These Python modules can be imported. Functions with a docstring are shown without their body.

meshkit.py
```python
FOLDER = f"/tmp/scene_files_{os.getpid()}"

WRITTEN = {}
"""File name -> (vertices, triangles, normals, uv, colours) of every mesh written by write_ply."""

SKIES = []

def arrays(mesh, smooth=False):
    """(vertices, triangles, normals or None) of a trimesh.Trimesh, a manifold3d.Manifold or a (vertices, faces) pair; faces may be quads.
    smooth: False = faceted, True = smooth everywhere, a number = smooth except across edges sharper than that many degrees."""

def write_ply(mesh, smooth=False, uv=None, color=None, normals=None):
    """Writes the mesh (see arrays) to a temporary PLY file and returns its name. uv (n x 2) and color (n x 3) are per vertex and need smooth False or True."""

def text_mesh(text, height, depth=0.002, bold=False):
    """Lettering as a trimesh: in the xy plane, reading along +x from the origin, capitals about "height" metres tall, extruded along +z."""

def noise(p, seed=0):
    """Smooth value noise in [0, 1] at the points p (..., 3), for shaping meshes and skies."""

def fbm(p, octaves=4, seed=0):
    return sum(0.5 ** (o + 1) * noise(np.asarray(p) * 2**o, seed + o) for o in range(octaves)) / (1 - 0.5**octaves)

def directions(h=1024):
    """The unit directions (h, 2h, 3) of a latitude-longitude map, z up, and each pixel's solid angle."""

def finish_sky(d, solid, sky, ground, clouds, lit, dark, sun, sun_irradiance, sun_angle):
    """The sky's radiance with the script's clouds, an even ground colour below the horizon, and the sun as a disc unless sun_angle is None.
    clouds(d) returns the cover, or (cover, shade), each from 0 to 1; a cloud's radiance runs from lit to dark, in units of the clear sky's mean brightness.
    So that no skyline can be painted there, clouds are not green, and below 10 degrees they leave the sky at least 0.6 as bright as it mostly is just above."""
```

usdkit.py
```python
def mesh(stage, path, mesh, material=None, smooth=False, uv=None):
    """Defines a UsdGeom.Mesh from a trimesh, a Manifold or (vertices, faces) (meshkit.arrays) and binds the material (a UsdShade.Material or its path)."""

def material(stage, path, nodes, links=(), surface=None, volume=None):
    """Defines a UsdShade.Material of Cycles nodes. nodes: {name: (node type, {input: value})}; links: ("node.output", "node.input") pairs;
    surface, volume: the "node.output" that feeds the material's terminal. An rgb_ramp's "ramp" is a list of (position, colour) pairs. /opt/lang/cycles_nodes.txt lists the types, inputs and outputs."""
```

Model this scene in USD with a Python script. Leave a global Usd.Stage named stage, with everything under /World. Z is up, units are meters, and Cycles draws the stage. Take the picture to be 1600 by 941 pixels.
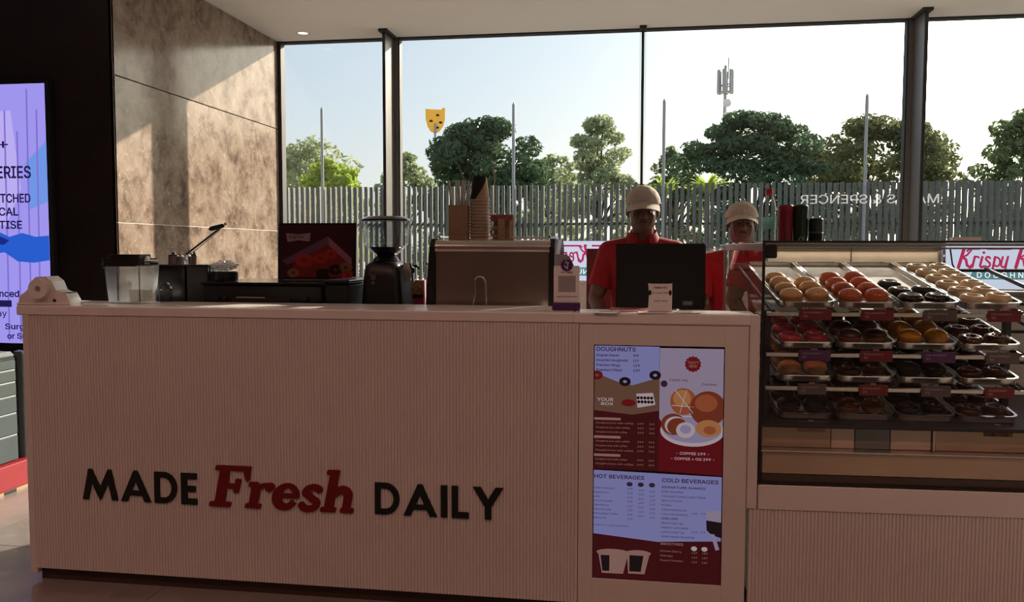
import math
import numpy as np
import trimesh
import manifold3d as m3
import usdkit
import meshkit
from shapely.geometry import Polygon, LineString, Point, box as sbox
from shapely.ops import unary_union
from shapely import affinity
from pxr import Usd, UsdGeom, UsdLux, UsdShade, Gf, Sdf, Vt

rng = np.random.default_rng(7)
stage = Usd.Stage.CreateInMemory()
UsdGeom.SetStageUpAxis(stage, UsdGeom.Tokens.z)
UsdGeom.SetStageMetersPerUnit(stage, 1.0)
UsdGeom.Xform.Define(stage, '/World')
UsdGeom.Scope.Define(stage, '/World/Looks')

# ------------------------------------------------------------------ camera, sky, sun, lamps
EYE = 1.38
F_PX, YAW, PITCH, ROLL = 1300.0, math.radians(8.6), math.radians(3.55), math.radians(0.10)
fw = np.array([-math.sin(YAW) * math.cos(PITCH), math.cos(YAW) * math.cos(PITCH), -math.sin(PITCH)])
ri = np.array([math.cos(YAW), math.sin(YAW), 0.0])
up = np.cross(ri, fw)
ri, up = ri * math.cos(ROLL) + up * math.sin(ROLL), -ri * math.sin(ROLL) + up * math.cos(ROLL)
cam = UsdGeom.Camera.Define(stage, '/World/camera')
cam.CreateHorizontalApertureAttr(36.0)
cam.CreateVerticalApertureAttr(36.0 * 941 / 1600)
cam.CreateFocalLengthAttr(36.0 * F_PX / 1600)
cam.CreateClippingRangeAttr(Gf.Vec2f(0.05, 2000.0))
cam.CreateExposureAttr(0.0)
cam.AddTransformOp().Set(Gf.Matrix4d(*ri, 0, *up, 0, *(-fw), 0, 0, 0, EYE, 1))

SUN_TO = np.array([1.0, 1.6, 0.765]) / np.linalg.norm([1.0, 1.6, 0.765])
SUN_EL, SUN_AZ = math.asin(SUN_TO[2]), math.atan2(SUN_TO[0], SUN_TO[1])
SKY_HAZE = (.405, .452, .48)                 # even bright haze of the whole sky
SKY_STRENGTH, SUN_POWER, SUN_COLOR = 0.046, 2.6, (1.0, 0.86, 0.70)
LAMP_POWER, LAMP_COLOR = 330.0, (1.0, 0.47, 0.37)
sky = usdkit.material(stage, '/World/Looks/sky_air', {
    "s": ("sky_texture", {"sky_type": "multiple_scattering", "sun_disc": False, "sun_elevation": SUN_EL, "sun_rotation": SUN_AZ, "air_density": 1.0, "aerosol_density": 8.0, "ozone_density": 1.0}),
    "k": ("mix_color", {"blend_type": "multiply", "fac": 1.0, "b": (SKY_STRENGTH,) * 3, "use_clamp": False}), "h": ("mix_color", {"blend_type": "add", "fac": 1.0, "b": SKY_HAZE, "use_clamp": False}),
    "b": ("background_shader", {"strength": 1.0})}, [("s.color", "k.a"), ("k.result", "h.a"), ("h.result", "b.color")], surface="b.background")
dome = UsdLux.DomeLight.Define(stage, '/World/sky')
UsdShade.MaterialBindingAPI.Apply(dome.GetPrim()).Bind(sky)
sun = UsdLux.DistantLight.Define(stage, '/World/sun')
sun.CreateAngleAttr(0.6)
sun.CreateIntensityAttr(SUN_POWER)
sun.CreateNormalizeAttr(True)
sun.CreateColorAttr(Gf.Vec3f(*SUN_COLOR))
zax = SUN_TO
xax = np.cross([0, 0, 1], zax); xax /= np.linalg.norm(xax)
yax = np.cross(zax, xax)
sun.AddTransformOp().Set(Gf.Matrix4d(*xax, 0, *yax, 0, *zax, 0, 0, 0, 0, 1))

# ------------------------------------------------------------------ helpers: things, parts
MAT, COUNT = {}, {}


def numbered(parent, name):
    k = COUNT.get((parent, name), 0)
    COUNT[(parent, name)] = k + 1
    return name if k == 0 else f"{name}_{k:03d}"


def gf(M):
    return Gf.Matrix4d(*np.asarray(M, float).T.ravel().tolist())


def trs(loc=(0, 0, 0), rz=0.0, rx=0.0, ry=0.0):
    R = trimesh.transformations.euler_matrix(rx, ry, rz, 'sxyz')
    R[:3, 3] = loc
    return R


def say(p, **kw):
    for k, v in kw.items():
        if v:
            p.SetCustomDataByKey(k, v)


def thing(name, label, cat, loc=(0, 0, 0), rz=0.0, group=None, kind=None, M=None):
    path = '/World/' + numbered('/World', name)
    x = UsdGeom.Xform.Define(stage, path)
    M = trs(loc, rz) if M is None else np.asarray(M, float)
    x.AddTransformOp().Set(gf(M))
    p = x.GetPrim()
    say(p, label=label, category=cat, group=group, kind=kind)
    MAT[path] = M
    return path


def shell(name, parts_loc=(0, 0, 0)):
    """A piece of the setting."""
    path = '/World/' + numbered('/World', name)
    x = UsdGeom.Xform.Define(stage, path)
    M = trs(parts_loc)
    x.AddTransformOp().Set(gf(M))
    say(x.GetPrim(), kind='structure')
    MAT[path] = M
    return path


def part(name, mesh, material, parent, label=None, kind=None, smooth=False, world=False):
    path = parent + '/' + numbered(parent, name)
    if isinstance(mesh, (list, tuple)) and not isinstance(mesh[0], np.ndarray):
        mesh = trimesh.util.concatenate(mesh)
    if world:
        mesh = mesh.copy()
        M = np.eye(4)
        top = parent
        while top.count('/') > 2:
            top = top.rsplit('/', 1)[0]
        mesh.apply_transform(np.linalg.inv(MAT[top]))
    m = usdkit.mesh(stage, path, mesh, material, smooth=smooth)
    say(m.GetPrim(), label=label, kind=kind)
    return path


def dup(src, M, label=None, group=None, name=None):
    base = src.rsplit('/', 1)[1]
    base = base[:-4] if base[-4:-3] == '_' and base[-3:].isdigit() else base
    path = '/World/' + numbered('/World', base)
    x = UsdGeom.Xform.Define(stage, path)
    was = stage.GetPrimAtPath(src).GetCustomData()
    p = x.GetPrim()
    p.GetReferences().AddInternalReference(src)
    p.SetInstanceable(True)
    x.ClearXformOpOrder()
    x.AddTransformOp().Set(gf(M))
    say(p, label=label or was.get('label'), category=was.get('category'), group=group or was.get('group'))
    MAT[path] = np.asarray(M, float)
    return path


# ------------------------------------------------------------------ helpers: shapes
def box(x0, x1, y0, y1, z0, z1, b=0.0):
    x0, x1 = min(x0, x1), max(x0, x1); y0, y1 = min(y0, y1), max(y0, y1); z0, z1 = min(z0, z1), max(z0, z1)
    if b <= 0:
        m = trimesh.creation.box([x1 - x0, y1 - y0, z1 - z0])
        m.apply_translation([(x0 + x1) / 2, (y0 + y1) / 2, (z0 + z1) / 2])
        return m
    b = min(b, (x1 - x0) * .45, (y1 - y0) * .45, (z1 - z0) * .45)
    pts = []
    for sx, X in ((1, x0), (-1, x1)):
        for sy, Y in ((1, y0), (-1, y1)):
            for sz, Z in ((1, z0), (-1, z1)):
                pts += [(X, Y + sy * b, Z + sz * b), (X + sx * b, Y, Z + sz * b), (X + sx * b, Y + sy * b, Z)]
    return trimesh.convex.convex_hull(np.array(pts))


def tube(pts, r, seg=10, caps=True):
    pts = np.asarray(pts, float)
    n = len(pts)
    r = np.full(n, r) if np.isscalar(r) else np.asarray(r, float)
    d = np.gradient(pts, axis=0)
    d /= np.linalg.norm(d, axis=1, keepdims=True)
    ref = np.array([0, 0, 1.0]) if abs(d[0][2]) < .9 else np.array([1.0, 0, 0])
    rings = []
    u = np.cross(d[0], ref); u /= np.linalg.norm(u)
    for i in range(n):
        u = u - d[i] * (u @ d[i]); u /= np.linalg.norm(u)
        v = np.cross(d[i], u)
        a = np.linspace(0, 2 * np.pi, seg, endpoint=False)
        rings.append(pts[i] + r[i] * (np.cos(a)[:, None] * u + np.sin(a)[:, None] * v))
    V = np.vstack(rings); Fc = []
    for i in range(n - 1):
        for k in range(seg):
            a, b_ = i * seg + k, i * seg + (k + 1) % seg
            Fc += [(a, b_, b_ + seg), (a, b_ + seg, a + seg)]
    if caps:
        V = np.vstack([V, pts[0], pts[-1]])
        for k in range(seg):
            Fc += [(len(V) - 2, (k + 1) % seg, k), (len(V) - 1, (n - 1) * seg + k, (n - 1) * seg + (k + 1) % seg)]
    return trimesh.Trimesh(V, Fc, process=False)


def lathe(prof, seg=28, at=(0, 0, 0), sx=1.0, sy=1.0):
    """prof: list of (r, z) from the bottom up along the outside (may come back down inside)."""
    prof = np.asarray(prof, float)
    a = np.linspace(0, 2 * np.pi, seg, endpoint=False)
    V = np.vstack([np.stack([p[0] * np.cos(a) * sx, p[0] * np.sin(a) * sy, np.full(seg, p[1])], 1) for p in prof])
    Fc = []
    for i in range(len(prof) - 1):
        for k in range(seg):
            p, q = i * seg + k, i * seg + (k + 1) % seg
            Fc += [(p, q, q + seg), (p, q + seg, p + seg)]
    m = trimesh.Trimesh(V, Fc, process=True)
    m.update_faces(m.nondegenerate_faces())
    m.apply_translation(at)
    return m


def polys(g):
    return [p for p in getattr(g, 'geoms', [g]) if p.geom_type == 'Polygon' and p.area > 1e-9]


def flat(g, depth, y=0.0, mirror=False):
    """A drawing in (x, z) made solid: its face at y - depth looks towards -Y, its back stands at y."""
    ms = []
    for p in polys(g):
        m = trimesh.creation.extrude_polygon(p, depth, engine='earcut')
        v = m.vertices
        m = trimesh.Trimesh(np.stack([v[:, 0], y - v[:, 2], v[:, 1]], 1), m.faces, process=False)
        ms.append(m)
    return trimesh.util.concatenate(ms)


def plate(g, z0, z1):
    ms = []
    for p in polys(g):
        m = trimesh.creation.extrude_polygon(p, z1 - z0, engine='earcut')
        m.apply_translation([0, 0, z0])
        ms.append(m)
    return trimesh.util.concatenate(ms)


def text(s, h, x, z, y, depth=0.0008, bold=False, width=None, center=False):
    """Lettering facing -Y, its baseline starting at (x, z)."""
    m = meshkit.text_mesh(s, h, depth, bold)
    v = m.vertices.copy()
    w = v[:, 0].max()
    if width:
        v[:, 0] *= width / w
        w = width
    if center:
        v[:, 0] -= w / 2
    return trimesh.Trimesh(np.stack([v[:, 0] + x, y - v[:, 2], v[:, 1] + z], 1), m.faces, process=False)


def rrect(x0, x1, y0, y1, r):
    return sbox(x0 + r, y0 + r, x1 - r, y1 - r).buffer(r, quad_segs=5)


def ball(c, r, s=(1, 1, 1), n=2):
    m = trimesh.creation.icosphere(n, r)
    m.apply_scale(s)
    m.apply_translation(c)
    return m


def join(*ms):
    return trimesh.util.concatenate([m for m in ms if m is not None])


def turn(m, M):
    m = m.copy()
    m.apply_transform(M)
    return m


# ------------------------------------------------------------------ helpers: materials
def lin(*c):
    c = np.array(c, float) / 255
    return tuple(np.where(c <= .04045, c / 12.92, ((c + .055) / 1.055) ** 2.4))


def mat(name, color, rough=.5, metal=0.0, vary=.06, scale=14, bump=0.0, bscale=80, **kw):
    c = np.array(color, float)
    N = {"t": ("texture_coordinate", {}), "n": ("noise_texture", {"scale": scale, "detail": 4.0}),
         "r": ("rgb_ramp", {"ramp": [(.3, tuple(np.clip(c * (1 - vary), 0, 1))), (.7, tuple(np.clip(c * (1 + vary), 0, 1)))]}),
         "p": ("principled_bsdf", {"roughness": rough, "metallic": metal, **kw})}
    L = [("t.object", "n.vector"), ("n.fac", "r.fac"), ("r.color", "p.base_color")]
    if bump:
        N["bn"] = ("noise_texture", {"scale": bscale, "detail": 3.0})
        N["b"] = ("bump", {"strength": bump, "distance": .004})
        L += [("t.object", "bn.vector"), ("bn.fac", "b.height"), ("b.normal", "p.normal")]
    return usdkit.material(stage, '/World/Looks/' + name, N, L, surface="p.BSDF")


def glow(name, rgb, k=1.0, rough=.4):
    """A lit screen's colour, given as it shows."""
    c = lin(*rgb)
    return usdkit.material(stage, '/World/Looks/' + name, {"p": ("principled_bsdf", {"base_color": (.01, .01, .012), "roughness": rough, "emission_color": c, "emission_strength": k})}, surface="p.BSDF")


def sheet_glass(name, tint=(.93, .95, .94), f0=.04, rough=.0):
    """A thin pane: clear, with the mirror share of a glass sheet seen from either side."""
    return usdkit.material(stage, '/World/Looks/' + name, {
        "a": ("transparent_bsdf", {"color": tint}), "g": ("glossy_bsdf", {"color": (1, 1, 1), "roughness": rough}),
        "f": ("layer_weight", {"blend": .5}), "p": ("math", {"math_type": "power", "value2": 5.0}), "k": ("math", {"math_type": "multiply_add", "value2": 1 - f0, "value3": f0}), "m": ("mix_closure", {})},
        [("f.facing", "p.value1"), ("p.value", "k.value1"), ("k.value", "m.fac"), ("a.BSDF", "m.closure1"), ("g.BSDF", "m.closure2")], surface="m.closure")


def leaf_mat(name, c1, c2, trans=.45):
    return usdkit.material(stage, '/World/Looks/' + name, {
        "g": ("geometry", {}), "r": ("rgb_ramp", {"ramp": [(0, c1), (1, c2)]}),
        "d": ("diffuse_bsdf", {}), "t": ("translucent_bsdf", {}), "m": ("mix_closure", {"fac": trans})},
        [("g.random_per_island", "r.fac"), ("r.color", "d.color"), ("r.color", "t.color"), ("d.BSDF", "m.closure1"), ("t.BSDF", "m.closure2")], surface="m.closure")


M = {}
M['laminate'] = mat('white_laminate', (.70, .66, .62), .42, vary=.03, scale=5)
M['worktop'] = mat('white_worktop', (.78, .75, .72), .25, vary=.03, scale=9)
M['toe'] = mat('dark_toe_kick', (.05, .03, .025), .5)
M['black'] = mat('black_plastic', (.012, .012, .013), .35)
M['black_gloss'] = mat('black_gloss', (.01, .01, .012), .12)
M['matte_black'] = mat('matte_black', (.01, .01, .01), .7)
M['dark_metal'] = mat('dark_metal', (.05, .05, .052), .4, .6)
M['mullion'] = mat('grey_mullion', (.16, .15, .145), .38, .3, vary=.03)
M['mullion_dark'] = mat('dark_gasket', (.02, .02, .02), .6)
M['steel'] = mat('brushed_steel', (.58, .54, .50), .28, .95, vary=.05, scale=6)
M['chrome'] = mat('chrome', (.75, .74, .72), .1, 1.0, vary=.02)
M['bronze_steel'] = mat('bronzed_steel', (.34, .26, .215), .25, .7, vary=.08, scale=5)
M['white'] = mat('white_plastic', (.74, .72, .69), .35)
M['white_paper'] = mat('white_paper', (.80, .78, .76), .7)
M['kraft'] = mat('kraft_card', (.42, .27, .18), .8, vary=.1, scale=60)
M['kraft_light'] = mat('pale_card', (.66, .55, .44), .75)
M['red_shirt'] = mat('red_fabric', (.36, .005, .012), .8, vary=.12, scale=30, bump=.15, bscale=300)
M['cap'] = mat('beige_fabric', (.55, .47, .40), .85, vary=.1, scale=50)
M['skin'] = mat('brown_skin', (.15, .065, .045), .5, vary=.1, scale=40)
M['hair'] = mat('black_hair', (.01, .009, .008), .6)
M['trousers'] = mat('dark_trousers', (.02, .02, .024), .8)
M['ceiling'] = mat('ceiling_paint', (.86, .83, .79), .8, vary=.02, scale=1.2)
M['dark_wood'] = mat('dark_wood_panel', (.022, .013, .011), .45, vary=.35, scale=3)
M['rear'] = mat('rear_wall', (.30, .24, .21), .6, vary=.1, scale=1.5)
M['purple'] = mat('purple_plastic', (.075, .02, .12), .4)
M['maroon'] = mat('maroon_laminate', (.10, .012, .016), .4)
M['red_card'] = mat('red_card', (.30, .015, .02), .5)
M['glass'] = sheet_glass('window_glass', (.93, .95, .94), .055)
M['case_glass'] = sheet_glass('case_glass', (.95, .965, .955))
M['clear'] = sheet_glass('clear_plastic', (.90, .92, .92))
M['smoke'] = sheet_glass('smoked_plastic', (.60, .62, .62))


def stone(name, cols, scale, rough, veins, offset, spec=.5):
    return usdkit.material(stage, '/World/Looks/' + name, {
        "t": ("texture_coordinate", {}), "mp": ("mapping", {"location": offset, "scale": (1, 1, 1)}),
        "n": ("noise_texture", {"scale": scale, "detail": 9.0, "roughness": .66, "distortion": .25}),
        "n2": ("noise_texture", {"scale": scale * 4.5, "detail": 6.0, "roughness": .7, "distortion": .5}),
        "r": ("rgb_ramp", {"ramp": cols}),
        "r2": ("rgb_ramp", {"ramp": [(.0, (0, 0, 0)), (.57, (0, 0, 0)), (.66, (1, 1, 1)), (1, (1, 1, 1))]}),
        "v": ("mix_color", {"blend_type": "mix", "b": veins}), "mfac": ("math", {"math_type": "multiply", "value2": .55}),
        "p": ("principled_bsdf", {"roughness": rough, "specular_ior_level": spec})},
        [("t.object", "mp.vector"), ("mp.vector", "n.vector"), ("mp.vector", "n2.vector"), ("n.fac", "r.fac"), ("n2.fac", "r2.fac"), ("r2.color", "mfac.value1"), ("mfac.value", "v.fac"), ("r.color", "v.a"), ("v.result", "p.base_color")], surface="p.BSDF")


MARBLE = [stone(f'wall_marble_{i}', [(.30, (.10, .066, .050)), (.42, (.20, .145, .11)), (.52, (.30, .225, .175)), (.62, (.35, .28, .225)), (.75, (.44, .37, .30))], 6.5, .16, (.56, .49, .42), (i * 3.1, i * 1.7, i * .6), .3) for i in range(4)]
TILE = [stone(f'floor_stone_{i}', [(.3, (.17, .153, .14)), (.5, (.23, .21, .19)), (.7, (.28, .255, .235))], 1.6, .24, (.33, .30, .27), (i * 2.3, i * 4.1, 0)) for i in range(3)]

# ------------------------------------------------------------------ the setting
XW, YD, YC, HEAD = -3.35, 7.5, 4.98, 3.31      # marble wall, window, dark wall, ceiling
fl = shell('floor')
part('screed', box(-9.4, 8.3, -6.3, 7.6, -.2, -.03), M['toe'], fl)
T = 1.2
for i in range(15):
    for j in range(12):
        x0, y0 = -9.1 + i * T, -6.2 + j * T
        x1, y1 = min(x0 + T, 8.0), min(y0 + T, 7.55)
        if x1 > x0 and y1 > y0:
            part('tile', box(x0 + .0015, x1 - .0015, y0 + .0015, y1 - .0015, -.03, 0, .001), TILE[(i * 7 + j * 5) % 3], fl)
ce = shell('ceiling')
part('board', box(-9.4, 8.3, -6.3, 7.62, HEAD, HEAD + .2), M['ceiling'], ce)

wl = shell('wall_left')
part('backing', box(XW - .30, XW - .022, YC + .03, YD + .1, 0, HEAD), M['kraft_light'], wl)
for k, (z0, z1) in enumerate(((0, .6), (.6, 1.55), (1.55, 2.5), (2.5, HEAD))):
    part('marble_slab', box(XW - .022, XW, YC, YD - .02, z0 + .003, z1 - .003, .002), MARBLE[k], wl)
part('grout_line', box(XW - .022, XW - .001, YC, YD - .02, 1.5475, 1.5525), mat('pale_grout', (.70, .64, .56), .8), wl)
wd = shell('wall_front')
part('backing', box(-9.4, XW - .02, YC + .02, YC + .2, 0, HEAD), M['dark_wood'], wd)
for k in range(5):
    x1 = XW - .0 - k * 1.2
    part('panel', box(x1 - 1.196, x1, YC, YC + .02, 0, HEAD, .003), M['dark_wood'], wd)
wf = shell('wall_far_left'); part('board', box(-9.4, -9.1, -6.2, YC, 0, HEAD), M['rear'], wf)
wr = shell('wall_right'); part('board', box(8.0, 8.3, -6.2, YD + .1, 0, HEAD), M['rear'], wr)
wb = shell('wall_rear'); part('board', box(-9.4, 8.3, -6.3, -6.1, 0, HEAD), M['rear'], wb)

MX = [-2.235, 2.262]                        # the two deep mullions; thin glass joints stand between them
BAYS = [(XW, -2.235), (-2.235, .022), (.022, 2.262), (2.262, 4.5), (4.5, 8.0)]
for i, (a, b) in enumerate(BAYS):
    w = shell(f'window_{i + 1}')
    x0 = a + (.06 if a in MX else .006 if i else .035)
    x1 = b - (.06 if b in MX else .006)
    m = trimesh.Trimesh([[x0, YD + .02, .1], [x1, YD + .02, .1], [x1, YD + .02, HEAD - .012], [x0, YD + .02, HEAD - .012]], [[0, 1, 2], [0, 2, 3]], process=False)
    part('pane', m, M['glass'], w)
    part('window_head', box(a, b, YD - .02, YD + .06, HEAD - .013, HEAD + .01), M['mullion_dark'], w)
    part('sill', box(a, b, YD - .04, YD + .06, 0, .1, .004), M['mullion'], w)
for i, x in enumerate(MX):
    t = shell(f'trim_{i + 1}')
    part('fin', box(x - .011, x + .011, YD - .29, YD - .03, 0, HEAD - .0, .002), M['mullion'], t)
    part('fin_cap', box(x - .013, x + .013, YD - .305, YD - .288, 0, HEAD, .002), M['dark_metal'], t)
    part('glazing_frame', box(x - .055, x + .055, YD - .028, YD + .06, 0, HEAD, .004), M['mullion'], t)
    for s in (-1, 1):
        part('gasket', box(x + s * .053, x + s * .064, YD - .03, YD + .05, 0, HEAD), M['mullion_dark'], t)
    part('head_shoe', box(x - .04, x + .04, YD - .34, YD - .02, HEAD - .025, HEAD + .01, .004), M['mullion_dark'], t)
for i, x in enumerate((.022, 4.5)):
    t = shell(f'trim_{i + 3}')
    part('glass_joint', box(x - .011, x + .011, YD - .03, YD + .03, .1, HEAD), M['mullion_dark'], t)
    for s in (-1, 1):
        part('edge_strip', box(x + s * .011, x + s * .03, YD + .01, YD + .03, .1, HEAD), M['clear'], t)
    part('head_shoe', box(x - .03, x + .03, YD - .12, YD, HEAD - .03, HEAD + .01, .004), M['mullion_dark'], t)
t = shell('trim_5')
part('corner_frame', box(XW - .02, XW + .035, YD - .03, YD + .06, 0, HEAD), M['mullion_dark'], t)

# the hall's recessed downlights: one shows in the ceiling by the window, the others light the hall before the counter
ring = lathe([(.045, 0), (.062, -.004), (.068, 0), (.068, .004), (.045, .004), (.045, 0)], 24)
lf = usdkit.material(stage, '/World/Looks/lamp_face', {"e": ("emission", {"color": (1, .9, .8), "strength": 1.2})}, surface="e.emission")
for i, (x, y) in enumerate([(-2.99, 7.22)] + [(x, y) for y in (.75, -1.6) for x in (-5.4, -3.6, -1.8, 0., 1.8, 3.6, 5.4)]):
    p = thing('downlight', 'small round recessed downlight in the ceiling close to the window head' if i == 0 else 'round recessed downlight in the hall ceiling before the counter', 'ceiling light', (x, y, HEAD), group='hall downlights' if i else None)
    part('trim_ring', ring, M['white'], p)
    part('lamp_face', lathe([(0, -.001), (.045, -.001)], 24), lf if i == 0 else M['white'], p)
    if i:
        L = UsdLux.SphereLight.Define(stage, p + '/lamp')
        L.CreateRadiusAttr(.05)
        L.CreateIntensityAttr(LAMP_POWER)
        L.CreateColorAttr(Gf.Vec3f(*LAMP_COLOR))
        sh_ = UsdLux.ShapingAPI.Apply(L.GetPrim())
        sh_.CreateShapingConeAngleAttr(62.0)
        sh_.CreateShapingConeSoftnessAttr(.3)
        L.AddTranslateOp().Set(Gf.Vec3d(0, 0, -.07))

# ------------------------------------------------------------------ outside
M['ground'] = mat('pale_concrete', (.50, .47, .42), .85, vary=.12, scale=.6)
M['fence'] = mat('grey_green_fence', (.10, .105, .095), .55, vary=.12, scale=9)
M['fence_post'] = mat('grey_post', (.30, .30, .29), .5)
M['bark'] = mat('brown_bark', (.10, .075, .055), .9, vary=.3, scale=10)
g = shell('ground')
part('paving', box(-150, 150, 7.6, 260, -.35, -.12), M['ground'], g)

fe = thing('slatted_fence', 'long grey-green fence of close upright slats beyond the window', 'fence', (0, 14, -.12))
sl = box(-.026, .026, -.042, .042, 0, 2.58)
for i in range(198):
    x = -9.2 + i * .0962
    part('slat', turn(sl, trs((x, 0, float(rng.uniform(-.012, .012))), rz=float(rng.uniform(-.06, .06)))), M['fence'], fe)
for z in (1.93, .35):
    part('rail', box(-9.3, 9.9, .044, .085, z - .02, z + .02), M['fence'], fe)
POLES = [(-5.419, 'slender grey pole rising above the fence beside the lit shrubs near the marble wall'),
         (-2.076, 'slender grey pole rising above the fence in front of the round dark tree'),
         (.393, 'slender grey pole rising above the fence just past the thin glass joint'),
         (3.513, 'slender grey pole rising above the fence in front of the spreading tree behind the tumblers')]
for x, lab in POLES:
    p = thing('fence_pole', lab, 'pole', (x, 13.86, -.12), group='poles along the fence')
    part('shaft', lathe([(.0, 0), (.03, 0), (.024, 3.9), (.0, 3.95)], 12), M['fence_post'], p)
    part('base_plate', box(-.09, .09, -.09, .09, 0, .015), M['fence_post'], p)


def foliage(blobs, n, size, flatness=.0, seed=0, fill=.35):
    """n small leaf sprays spread over and inside the ellipsoids in blobs (centre, radii)."""
    r = np.random.default_rng(seed)
    vol = np.array([b[1][0] * b[1][1] + b[1][0] * b[1][2] for b in blobs]); k = r.choice(len(blobs), n, p=vol / vol.sum())
    d = r.normal(size=(n, 3)); d /= np.linalg.norm(d, axis=1, keepdims=True)
    rad = np.where(r.random(n) < fill, r.random(n) ** (1 / 3), r.uniform(.85, 1.08, n))
    C = np.array([b[0] for b in blobs])[k]; Rr = np.array([b[1] for b in blobs])[k]
    P = C + d * Rr * rad[:, None]
    nrm = d + r.normal(size=(n, 3)) * .7 + np.array([0, 0, flatness]); nrm /= np.linalg.norm(nrm, axis=1, keepdims=True)
    a = np.cross(nrm, r.normal(size=(n, 3))); a /= np.linalg.norm(a, axis=1, keepdims=True)
    b = np.cross(nrm, a)
    s = size * r.uniform(.6, 1.3, n)[:, None]
    V = np.stack([P - a * s, P + b * s * .45 + nrm * s * .12, P + a * s, P - b * s * .45 + nrm * s * .12], 1).reshape(-1, 3)
    f = np.arange(n)[:, None] * 4
    return trimesh.Trimesh(V, np.vstack([f + [0, 1, 2], f + [0, 2, 3]]), process=False)


LEAF = {'dark': leaf_mat('dark_leaves', (0.105, 0.162, 0.092), (0.281, 0.369, 0.193), .4),
        'mid': leaf_mat('green_leaves', (0.176, 0.228, 0.115), (0.456, 0.509, 0.263), .45),
        'pale': leaf_mat('pale_leaves', (0.386, 0.439, 0.263), (0.660, 0.660, 0.544), .5),
        'lime': leaf_mat('lime_leaves', (0.421, 0.527, 0.105), (0.660, 0.660, 0.246), .5),
        'olive': leaf_mat('olive_leaves', (0.167, 0.185, 0.088), (0.439, 0.456, 0.211), .4)}


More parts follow.
